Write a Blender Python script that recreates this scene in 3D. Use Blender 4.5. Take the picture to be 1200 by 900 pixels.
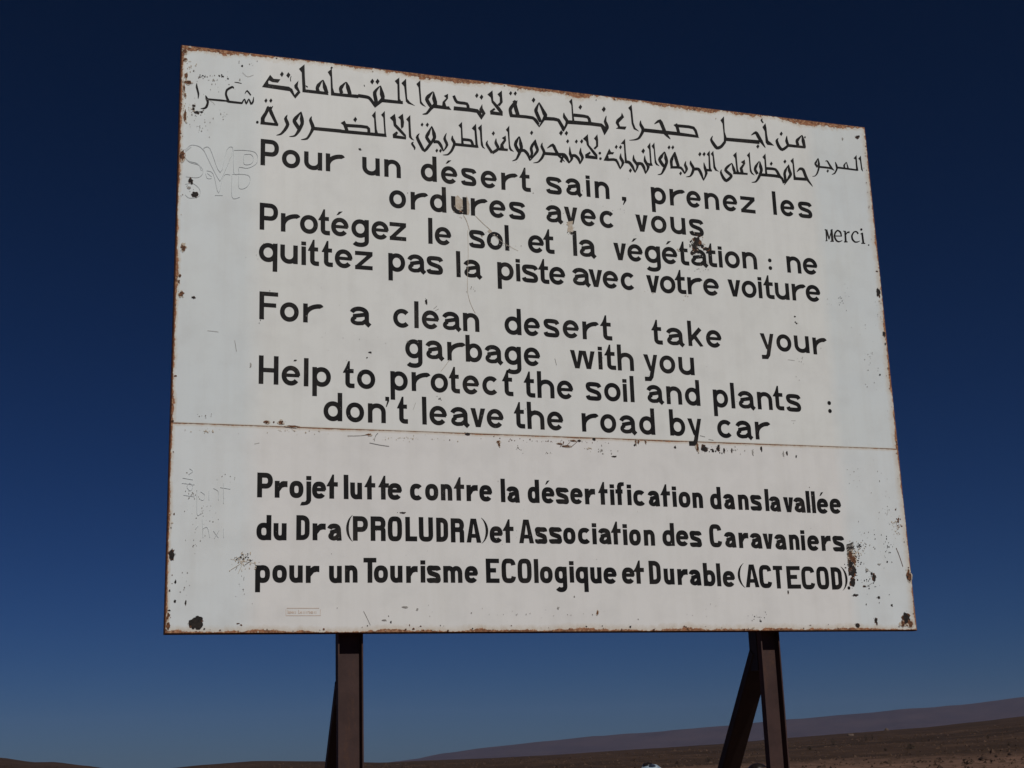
import bpy, bmesh, math, random
from mathutils import Vector, Matrix, noise
from mathutils.geometry import delaunay_2d_cdt, tessellate_polygon

for o in list(bpy.data.objects):
    bpy.data.objects.remove(o)
scene = bpy.context.scene
COL = scene.collection
R = math.radians

# ------------------------------------------------------------------ camera
SIGN_W, SIGN_H, SIGN_Z = 4.0, 2.9762, 2.216     # metres; SIGN_Z = lower edge above the ground
cam_data = bpy.data.cameras.new('camera')
cam_data.sensor_width = 36.0
cam_data.lens = 36.0 * 1668.249 / 1200.0
cam_data.clip_start = 0.05
cam_data.clip_end = 60000.0
cam = bpy.data.objects.new('camera', cam_data)
COL.objects.link(cam)
right = Vector((0.94952966, -0.31194584, -0.03291231))
up = Vector((-0.04956067, -0.25280278, 0.96624764))
fwd = Vector((0.30973725, 0.91584963, 0.25550398))
CAM = Vector((-2.56792591, -6.76038538, 1.60007634))
cam.matrix_world = Matrix(((right.x, up.x, -fwd.x, CAM.x), (right.y, up.y, -fwd.y, CAM.y),
                           (right.z, up.z, -fwd.z, CAM.z), (0, 0, 0, 1)))
scene.camera = cam

# ------------------------------------------------------------------ sky, sun, exposure
SUN_ELEV, SUN_AZ = R(48.0), R(9.0)      # azimuth measured from the sign's normal (-Y) toward +X
world = bpy.data.worlds.new('World')
scene.world = world
world.use_nodes = True
wn, wl = world.node_tree.nodes, world.node_tree.links
wn.clear()
wo = wn.new('ShaderNodeOutputWorld'); bg = wn.new('ShaderNodeBackground')
sky = wn.new('ShaderNodeTexSky')
sky.sky_type = 'NISHITA'
sky.sun_disc = False
sky.sun_elevation = SUN_ELEV
sky.sun_rotation = math.pi - SUN_AZ
sky.altitude = 900.0
sky.air_density = 0.9
sky.dust_density = 0.2
sky.ozone_density = 3.0
# film-like contrast on the sky's own colour, channel by channel: (radiance ^ gamma) * scale
spl = wn.new('ShaderNodeSeparateColor'); cmb = wn.new('ShaderNodeCombineColor')
wl.new(sky.outputs['Color'], spl.inputs[0])
for i, (g_, s_) in enumerate(((1.78, 0.0400), (1.50, 0.121), (1.72, 0.143))):
    pw = wn.new('ShaderNodeMath'); pw.operation = 'POWER'; pw.inputs[1].default_value = g_
    ml = wn.new('ShaderNodeMath'); ml.operation = 'MULTIPLY'; ml.inputs[1].default_value = s_
    wl.new(spl.outputs[i], pw.inputs[0]); wl.new(pw.outputs[0], ml.inputs[0]); wl.new(ml.outputs[0], cmb.inputs[i])
wl.new(cmb.outputs[0], bg.inputs['Color'])
bg.inputs['Strength'].default_value = 0.05
wl.new(bg.outputs['Background'], wo.inputs['Surface'])

sl = bpy.data.lights.new('sun', 'SUN')
sl.energy = 4.7
sl.angle = R(0.53)
sl.color = (1.0, 0.965, 0.905)
sun = bpy.data.objects.new('sun', sl)
COL.objects.link(sun)
to_sun = Vector((math.sin(SUN_AZ) * math.cos(SUN_ELEV), -math.cos(SUN_AZ) * math.cos(SUN_ELEV), math.sin(SUN_ELEV)))
sun.rotation_euler = to_sun.to_track_quat('Z', 'Y').to_euler()
sun.location = (0, -20, 25)

scene.render.engine = 'CYCLES'
scene.render.resolution_x, scene.render.resolution_y = 1024, 768
vs = scene.view_settings
vs.view_transform = 'Standard'
vs.look = 'None'
vs.exposure = -0.82
vs.gamma = 1.0
vs.use_curve_mapping = False

# ------------------------------------------------------------------ helpers
def mesh_obj(name, verts, faces, mats, parent=None, midx=None, smooth=False):
    me = bpy.data.meshes.new(name)
    me.from_pydata([tuple(v) for v in verts], [], faces)
    for m in (mats if isinstance(mats, (list, tuple)) else [mats]):
        me.materials.append(m)
    if midx is not None:
        me.polygons.foreach_set('material_index', midx)
    if smooth:
        me.polygons.foreach_set('use_smooth', [True] * len(me.polygons))
    me.update()
    o = bpy.data.objects.new(name, me)
    COL.objects.link(o)
    if parent is not None:
        o.parent = parent
    return o

class MB:
    """collects shapes into one mesh"""
    def __init__(s): s.v, s.f, s.m = [], [], []
    def add(s, vs_, fs, mi=0):
        b = len(s.v); s.v += [tuple(v) for v in vs_]; s.f += [[b + i for i in f] for f in fs]; s.m += [mi] * len(fs)
    def box(s, x0, x1, y0, y1, z0, z1, mi=0, mat=None):
        p = [(x, y, z) for x in (x0, x1) for y in (y0, y1) for z in (z0, z1)]
        if mat is not None: p = [mat @ Vector(q) for q in p]
        s.add(p, [(0, 1, 3, 2), (4, 6, 7, 5), (0, 4, 5, 1), (2, 3, 7, 6), (0, 2, 6, 4), (1, 5, 7, 3)], mi)
    def prism(s, prof, path, mi=0):
        """sweep a closed 2-D profile (list of Vector offsets per station)"""
        n = len(prof); k = len(path)
        vv = [Vector(c) + Vector(p) for c in path for p in prof]
        ff = [(i * n + j, i * n + (j + 1) % n, (i + 1) * n + (j + 1) % n, (i + 1) * n + j) for i in range(k - 1) for j in range(n)]
        ff += [tuple(range(n))[::-1], tuple(range((k - 1) * n, k * n))]
        s.add(vv, ff, mi)
    def build(s, name, mats, parent=None, smooth=False):
        o = mesh_obj(name, s.v, s.f, mats, parent, s.m, smooth)
        bm = bmesh.new(); bm.from_mesh(o.data)
        bmesh.ops.recalc_face_normals(bm, faces=bm.faces)
        bm.to_mesh(o.data); bm.free()
        return o

def tag(o, label=None, cat=None, group=None, kind=None):
    if label: o['label'] = label
    if cat: o['category'] = cat
    if group: o['group'] = group
    if kind: o['kind'] = kind
    return o

def empty(name, loc):
    o = bpy.data.objects.new(name, None)
    o.empty_display_size = 0.3
    o.location = loc
    COL.objects.link(o)
    return o

class NT:
    """tiny wrapper for building node materials"""
    def __init__(s, name):
        s.mat = bpy.data.materials.new(name); s.mat.use_nodes = True
        s.n, s.l = s.mat.node_tree.nodes, s.mat.node_tree.links
        s.p = s.n['Principled BSDF']
    def put(s, inp, v):
        if isinstance(v, (int, float)): inp.default_value = v
        elif isinstance(v, tuple): inp.default_value = v if len(v) == 4 or inp.type == 'VECTOR' else (*v, 1)
        else: s.l.new(v, inp)
    def math(s, op, a, b=0.0, c=0.0, clamp=False):
        m = s.n.new('ShaderNodeMath'); m.operation = op; m.use_clamp = clamp
        s.put(m.inputs[0], a); s.put(m.inputs[1], b); s.put(m.inputs[2], c)
        return m.outputs[0]
    def mix(s, fac, a, b):
        m = s.n.new('ShaderNodeMix'); m.data_type = 'RGBA'
        s.put(m.inputs['Factor'], fac); s.put(m.inputs[6], a); s.put(m.inputs[7], b)
        return m.outputs[2]
    def coord(s, scale=(1, 1, 1), off=(0, 0, 0), kind='Object'):
        t = s.n.new('ShaderNodeTexCoord'); m = s.n.new('ShaderNodeMapping')
        m.inputs['Scale'].default_value = scale; m.inputs['Location'].default_value = off
        s.l.new(t.outputs[kind], m.inputs['Vector'])
        return m.outputs[0]
    def noise(s, vec, scale, detail=4, rough=0.55, dist=0.0):
        t = s.n.new('ShaderNodeTexNoise')
        t.inputs['Scale'].default_value = scale; t.inputs['Detail'].default_value = detail
        t.inputs['Roughness'].default_value = rough; t.inputs['Distortion'].default_value = dist
        s.l.new(vec, t.inputs['Vector'])
        return t.outputs['Fac']
    def ramp(s, v, a, b):
        m = s.n.new('ShaderNodeMapRange'); m.clamp = True
        s.put(m.inputs[0], v); m.inputs[1].default_value = a; m.inputs[2].default_value = b
        return m.outputs[0]
    def sep(s, vec):
        t = s.n.new('ShaderNodeSeparateXYZ'); s.l.new(vec, t.inputs[0]); return t.outputs
    def bump(s, h, strength, dist):
        b = s.n.new('ShaderNodeBump'); b.inputs['Strength'].default_value = strength; b.inputs['Distance'].default_value = dist
        s.l.new(h, b.inputs['Height']); s.l.new(b.outputs[0], s.p.inputs['Normal'])
    def done(s, col, rough=0.6, spec=0.5, metal=0.0):
        s.put(s.p.inputs['Base Color'], col); s.put(s.p.inputs['Roughness'], rough)
        s.put(s.p.inputs['Specular IOR Level'], spec); s.put(s.p.inputs['Metallic'], metal)
        return s.mat

# ------------------------------------------------------------------ materials
def panel_mat(name, base, v_lo, v_hi, edges):
    """white enamel on steel: old bluish paint at the sides, repainted centre, rust creeping in from the sheet edges.
    object space: x 0..SIGN_W, z 0..SIGN_H (sign-plane metres)"""
    k = NT(name)
    co = k.coord()
    x, y, z = k.sep(co)
    n_big = k.noise(co, 1.3, 3)
    streak = k.noise(k.coord((14, 1, 0.9)), 1.0, 4, 0.6)
    blotch = k.noise(co, 6.0, 5, 0.6)
    fine = k.noise(co, 140.0, 3, 0.7)
    edge_n = k.noise(co, 3.0, 2)
    # repainted centre patch versus older, colder paint near both ends
    xl = k.math('ADD', x, k.math('MULTIPLY', edge_n, 0.06))
    left = k.ramp(xl, 0.47, 0.36)
    right_ = k.ramp(k.math('ADD', x, k.math('MULTIPLY', edge_n, 0.04)), 3.60, 3.68)
    side = k.math('MAXIMUM', left, right_)
    col = k.mix(side, base[0], base[1])
    col = k.mix(k.math('MULTIPLY', k.ramp(n_big, 0.42, 0.68), 0.35), col, base[2])
    col = k.mix(k.math('MULTIPLY', k.ramp(streak, 0.45, 0.75), 0.13), col, (0.50, 0.475, 0.42))
    col = k.mix(k.math('MULTIPLY', k.ramp(blotch, 0.46, 0.74), 0.20), col, (0.47, 0.47, 0.46))
    col = k.mix(k.math('MULTIPLY', k.ramp(fine, 0.62, 0.76), 0.16), col, (0.36, 0.33, 0.28))
    # rust: distance to each edge against ragged noise
    rag = k.noise(co, 9.0, 7, 0.72)
    rag2 = k.noise(co, 30.0, 6, 0.7)
    rag3 = k.noise(k.coord((1, 1, 1), (3.1, 0, 7.7)), 2.2, 3, 0.6)
    tot_r = None; tot_h = None
    for (dist_fn, width, halo) in edges:
        d = dist_fn(k, x, z)
        n = k.math('ADD', k.math('MULTIPLY', k.ramp(rag, 0.36, 0.72), 0.55), k.math('MULTIPLY', k.ramp(rag3, 0.42, 0.66), 0.75))
        n = k.math('ADD', n, k.math('MULTIPLY', k.math('SUBTRACT', rag2, 0.52), 1.5))
        reach = k.math('MULTIPLY', n, width)
        r = k.ramp(k.math('SUBTRACT', reach, d), -0.0006, 0.002)
        h = k.ramp(k.math('SUBTRACT', k.math('ADD', reach, halo), d), -0.004, halo * 1.1)
        tot_r = r if tot_r is None else k.math('MAXIMUM', tot_r, r)
        tot_h = h if tot_h is None else k.math('MAXIMUM', tot_h, h)
    halo_col = k.mix(k.ramp(rag2, 0.35, 0.65), (0.64, 0.55, 0.42), (0.52, 0.41, 0.28))
    col = k.mix(k.math('MULTIPLY', tot_h, 0.7), col, halo_col)
    rust_col = k.mix(k.ramp(rag2, 0.38, 0.62), (0.13, 0.050, 0.025), (0.38, 0.17, 0.085))
    rust_col = k.mix(k.ramp(k.noise(co, 70, 4, 0.7), 0.50, 0.64), rust_col, (0.50, 0.30, 0.17))
    col = k.mix(tot_r, col, rust_col)
    k.bump(k.math('ADD', k.math('MULTIPLY', n_big, 0.6), k.math('MULTIPLY', k.math('MULTIPLY', tot_r, fine), 0.05)), 0.45, 0.025)
    rough = k.math('ADD', 0.5, k.math('MULTIPLY', tot_r, 0.35))
    return k.done(col, rough, 0.35)

dl = lambda k, x, z: x
dr = lambda k, x, z: k.math('SUBTRACT', SIGN_W, x)
dt = lambda k, x, z: k.math('SUBTRACT', SIGN_H, z)
db = lambda k, x, z: z
SEAM0, SEAM1 = 0.9926, 1.0088      # seam height at left and right end
def seam_d(off):
    def f(k, x, z):
        s = k.math('ADD', SEAM0 + off, k.math('MULTIPLY', x, (SEAM1 - SEAM0) / SIGN_W))
        return k.math('ABSOLUTE', k.math('SUBTRACT', z, s))
    return f
M_UP = panel_mat('white_enamel_upper', ((0.785, 0.80, 0.775), (0.70, 0.755, 0.765), (0.765, 0.79, 0.74)), 0, 0,
                 [(dt, 0.038, 0.018), (dr, 0.022, 0.030), (dl, 0.016, 0.010), (seam_d(0.0), 0.0008, 0.002)])
M_LO = panel_mat('white_enamel_lower', ((0.79, 0.785, 0.765), (0.725, 0.775, 0.785), (0.775, 0.785, 0.755)), 0, 0,
                 [(db, 0.022, 0.024), (dr, 0.016, 0.034), (dl, 0.012, 0.010), (seam_d(-0.002), 0.0065, 0.009)])

def paint_mat():
    k = NT('black_letter_paint')
    co = k.coord()
    n = k.noise(co, 3.5, 5, 0.6); f = k.noise(co, 55, 4, 0.7)
    col = k.mix(k.ramp(n, 0.40, 0.62), (0.0080, 0.0080, 0.0092), (0.0165, 0.0158, 0.0152))
    col = k.mix(k.math('MULTIPLY', k.ramp(f, 0.62, 0.72), 0.5), col, (0.10, 0.09, 0.08))
    area = k.ramp(k.noise(k.coord((1, 1, 1), (5.0, 0, 2.0)), 2.6, 3, 0.6), 0.50, 0.66)
    brush = k.noise(k.coord((26, 1, 9)), 1.6, 4, 0.65)
    col = k.mix(k.math('MULTIPLY', area, k.ramp(brush, 0.42, 0.70)), col, (0.042, 0.036, 0.032))
    flake = k.math('MULTIPLY', k.ramp(k.noise(co, 120, 3, 0.7), 0.64, 0.69), k.ramp(k.noise(k.coord((1, 1, 1), (9.0, 0, 1.0)), 4.0, 4, 0.7), 0.56, 0.66))
    col = k.mix(flake, col, (0.42, 0.41, 0.38))
    return k.done(col, 0.6, 0.12)
M_INK = paint_mat()

def plain(name, c1, c2, scale, rough=0.8, spec=0.3, lo=0.38, hi=0.64, bump=0.0, bdist=0.01, metal=0.0):
    k = NT(name); co = k.coord()
    n = k.noise(co, scale, 6, 0.65)
    col = k.mix(k.ramp(n, lo, hi), c1, c2)
    if bump: k.bump(n, bump, bdist)
    return k.done(col, rough, spec, metal)
M_CHIP = plain('bare_black_steel', (0.010, 0.009, 0.009), (0.034, 0.026, 0.022), 90)
M_RUST = plain('brown_rust', (0.05, 0.022, 0.012), (0.22, 0.095, 0.045), 80)
M_TAN = plain('tan_rust_stain', (0.50, 0.42, 0.32), (0.62, 0.57, 0.49), 60)
M_GREY = plain('grey_scratch', (0.25, 0.23, 0.21), (0.44, 0.43, 0.40), 90)
M_GHOST = plain('old_letter_edge', (0.56, 0.59, 0.595), (0.71, 0.76, 0.77), 35)
M_EDGE = plain('rusty_sheet_edge', (0.09, 0.030, 0.016), (0.24, 0.10, 0.05), 30, 0.9)
M_EDGE_DK = plain('dark_folded_edge', (0.045, 0.016, 0.011), (0.12, 0.045, 0.025), 30, 0.9)
M_FADED = plain('faded_red_print', (0.60, 0.49, 0.41), (0.68, 0.59, 0.51), 50)
M_STEEL = plain('dark_primer_steel', (0.018, 0.010, 0.009), (0.030, 0.017, 0.014), 9, 0.62, 0.35, bump=0.15, bdist=0.002)  # shade on the braces is put into this darker base colour
def web_mat():
    k = NT('brown_web_paint'); co = k.coord()
    n = k.noise(co, 7, 6, 0.65); r_ = k.noise(k.coord((9, 9, 2.2)), 1.0, 7, 0.72); f = k.noise(co, 60, 4, 0.7)
    col = k.mix(k.ramp(n, .38, .64), (0.042, 0.022, 0.020), (0.062, 0.033, 0.029))
    col = k.mix(k.math('MULTIPLY', k.ramp(r_, .52, .64), k.ramp(f, .35, .6)), col, (0.085, 0.040, 0.025))
    col = k.mix(k.math('MULTIPLY', k.ramp(f, .66, .74), .7), col, (0.022, 0.014, 0.012))
    k.bump(f, .25, .002)
    return k.done(col, .65, .3)
M_STEEL2 = web_mat()
M_BACK = plain('grey_sheet_back', (0.16, 0.15, 0.14), (0.26, 0.22, 0.19), 5, 0.7)

# ------------------------------------------------------------------ traced lettering data (sign-plane millimetres / tenths)
LATIN = [
    ('A', "Pour un désert sain , prenez les",
     [(406,500,2358),(515,609,2358),(629,724,2359),(742,831,2359),(934,1029,2360),(1051,1142,2360),(1248,1338,2357),(1360,1451,2355),(1473,1555,2354),(1580,1671,2352),(1694,1780,2351),(1799,1863,2352),(1954,2042,2354),(2067,2161,2356),(2183,2213,2357),(2234,2325,2355),(2396,2422,2354),(2571,2667,2354),(2684,2773,2354),(2789,2879,2354),(2898,2995,2353),(3015,3107,2353),(3125,3223,2353),(3329,3362,2357),(3382,3473,2357),(3499,3587,2357)]),
    ('A', "ordures avec vous",
     [(1076,1167,2189),(1191,1276,2189),(1295,1387,2188),(1411,1500,2187),(1519,1604,2186),(1623,1715,2186),(1736,1825,2187),(1945,2042,2187),(2050,2128,2187),(2145,2235,2185),(2256,2349,2184),(2470,2544,2181),(2562,2656,2183),(2678,2775,2186),(2796,2882,2185)]),
    ('A', "Protégez le sol et la végétation : ne",
     [(406,499,2007),(513,600,2007),(610,702,2007),(704,764,2007),(770,861,2007),(875,967,2008),(981,1072,2008),(1076,1166,2009),(1283,1307,2007),(1319,1409,2006),(1508,1593,2005),(1604,1694,2004),(1704,1731,2004),(1835,1926,2005),(1921,1985,2006),(2089,2119,2006),(2129,2226,2006),(2329,2404,2002),(2410,2501,2002),(2513,2607,2003),(2616,2710,2004),(2716,2780,2005),(2791,2896,2007),(2886,2951,2008),(2958,2991,2009),(3001,3095,2011),(3108,3206,2014),(3266,3303,2014),(3388,3486,2012),(3495,3589,2012)]),
    ('A', "quittez pas la piste avec votre voiture",
     [(404,497,1838),(511,600,1838),(617,643,1837),(651,708,1837),(721,779,1837),(789,881,1836),(893,986,1836),(1067,1158,1839),(1171,1268,1840),(1273,1359,1839),(1430,1458,1834),(1474,1573,1836),(1656,1750,1836),(1760,1787,1836),(1796,1884,1834),(1886,1948,1833),(1948,2040,1834),(2082,2185,1839),(2176,2255,1838),(2256,2347,1836),(2361,2450,1834),(2513,2591,1830),(2593,2686,1832),(2683,2750,1835),(2757,2844,1837),(2855,2952,1839),(3008,3087,1842),(3092,3185,1843),(3191,3226,1844),(3230,3296,1845),(3298,3395,1846),(3406,3492,1847),(3498,3592,1848)]),
    ('A', "For a clean desert take your",
     [(410,503,1535),(512,606,1533),(628,719,1533),(867,975,1536),(1090,1183,1539),(1200,1225,1540),(1241,1333,1540),(1351,1451,1541),(1460,1551,1541),(1686,1782,1539),(1794,1884,1538),(1906,1992,1538),(2012,2104,1539),(2122,2209,1539),(2227,2294,1541),(2525,2589,1535),(2614,2719,1536),(2739,2837,1537),(2850,2944,1538),(3183,3270,1539),(3283,3377,1540),(3392,3493,1540),(3509,3596,1536)]),
    ('A', "garbage with you",
     [(1151,1241,1380),(1260,1356,1379),(1372,1461,1378),(1470,1562,1377),(1576,1673,1375),(1682,1773,1374),(1788,1879,1374),(2048,2188,1375),(2204,2232,1376),(2242,2307,1377),(2314,2413,1377),(2468,2552,1376),(2561,2654,1375),(2671,2770,1373)]),
    ('A', "Help to protect the soil and plants :",
     [(411,508,1204),(523,615,1204),(633,656,1204),(675,769,1205),(829,888,1206),(901,994,1206),(1071,1163,1206),(1181,1270,1206),(1281,1373,1205),(1378,1436,1205),(1450,1539,1205),(1556,1647,1205),(1664,1724,1204),(1782,1844,1203),(1854,1952,1203),(1965,2056,1204),(2128,2214,1204),(2231,2325,1205),(2335,2365,1205),(2378,2406,1205),(2478,2575,1206),(2588,2684,1204),(2697,2792,1202),(2864,2960,1199),(2970,3003,1198),(3019,3121,1199),(3132,3230,1200),(3232,3298,1199),(3314,3403,1197),(3565,3603,1193)]),
    ('A', "don't leave the road by car",
     [(731,826,1033),(844,936,1033),(954,1047,1033),(1045,1065,1033),(1104,1160,1034),(1235,1257,1034),(1272,1364,1034),(1384,1483,1034),(1489,1568,1032),(1575,1666,1033),(1722,1782,1036),(1793,1890,1035),(1903,1993,1034),(2094,2182,1033),(2199,2290,1033),(2311,2407,1032),(2419,2515,1032),(2596,2692,1032),(2704,2788,1031),(2879,2975,1031),(2991,3092,1032),(3104,3193,1030)]),
    ('B', "Projet lutte contre la désertification dans la vallée",
     [(411,486,642),(495,557,643),(566,634,644),(618,672,644),(676,745,644),(747,803,645),(833,855,645),(864,924,645),(935,990,646),(1005,1059,646),(1052,1124,647),(1165,1233,648),(1243,1311,649),(1323,1384,650),(1391,1446,650),(1456,1518,650),(1525,1593,650),(1638,1663,649),(1672,1743,648),(1781,1847,649),(1858,1928,649),(1937,2004,649),(2014,2083,649),(2093,2154,649),(2169,2222,649),(2235,2259,648),(2264,2317,649),(2330,2356,649),(2365,2437,648),(2450,2519,647),(2520,2576,646),(2587,2615,646),(2624,2692,645),(2702,2767,643),(2805,2875,640),(2887,2956,640),(2970,3037,639),(3048,3111,638),(3131,3160,636),(3161,3231,635),(3245,3306,633),(3309,3381,632),(3381,3411,632),(3415,3444,631),(3449,3519,631),(3528,3599,631)]),
    ('B', "du Dra(PROLUDRA)et Association des Caravaniers",
     [(410,481,437),(491,554,438),(600,665,440),(679,744,440),(754,825,440),(843,876,440),(876,952,441),(964,1040,441),(1050,1122,442),(1138,1199,443),(1207,1281,443),(1295,1358,442),(1370,1441,441),(1452,1528,441),(1529,1566,441),(1573,1642,442),(1642,1700,442),(1728,1807,442),(1816,1877,442),(1891,1957,442),(1966,2033,442),(2046,2119,442),(2125,2149,442),(2161,2234,442),(2229,2284,442),(2295,2321,440),(2329,2395,440),(2410,2476,439),(2515,2588,439),(2595,2667,439),(2676,2741,438),(2789,2862,437),(2877,2947,436),(2957,3020,434),(3029,3101,432),(3104,3165,431),(3174,3246,429),(3257,3324,428),(3328,3360,427),(3370,3442,426),(3453,3518,426),(3528,3596,425)]),
    ('B', "pour un Tourisme ECOlogique et Durable(ACTECOD).",
     [(407,477,235),(488,557,235),(568,633,235),(647,713,235),(759,822,236),(836,899,237),(927,992,237),(979,1049,238),(1059,1122,239),(1139,1199,239),(1213,1236,240),(1246,1313,240),(1327,1427,241),(1437,1506,241),(1547,1619,241),(1630,1706,241),(1714,1788,242),(1799,1827,242),(1832,1900,242),(1911,1977,243),(1991,2016,244),(2024,2092,243),(2102,2167,241),(2176,2249,241),(2278,2349,242),(2342,2402,242),(2428,2498,240),(2510,2574,238),(2587,2651,237),(2658,2728,234),(2736,2809,232),(2814,2840,231),(2849,2920,229),(2938,2978,228),(2981,3061,227),(3064,3139,224),(3146,3207,221),(3225,3312,220),(3316,3397,219),(3408,3483,218),(3494,3566,217),(3560,3597,217),(3593,3608,217)]),
]
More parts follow.
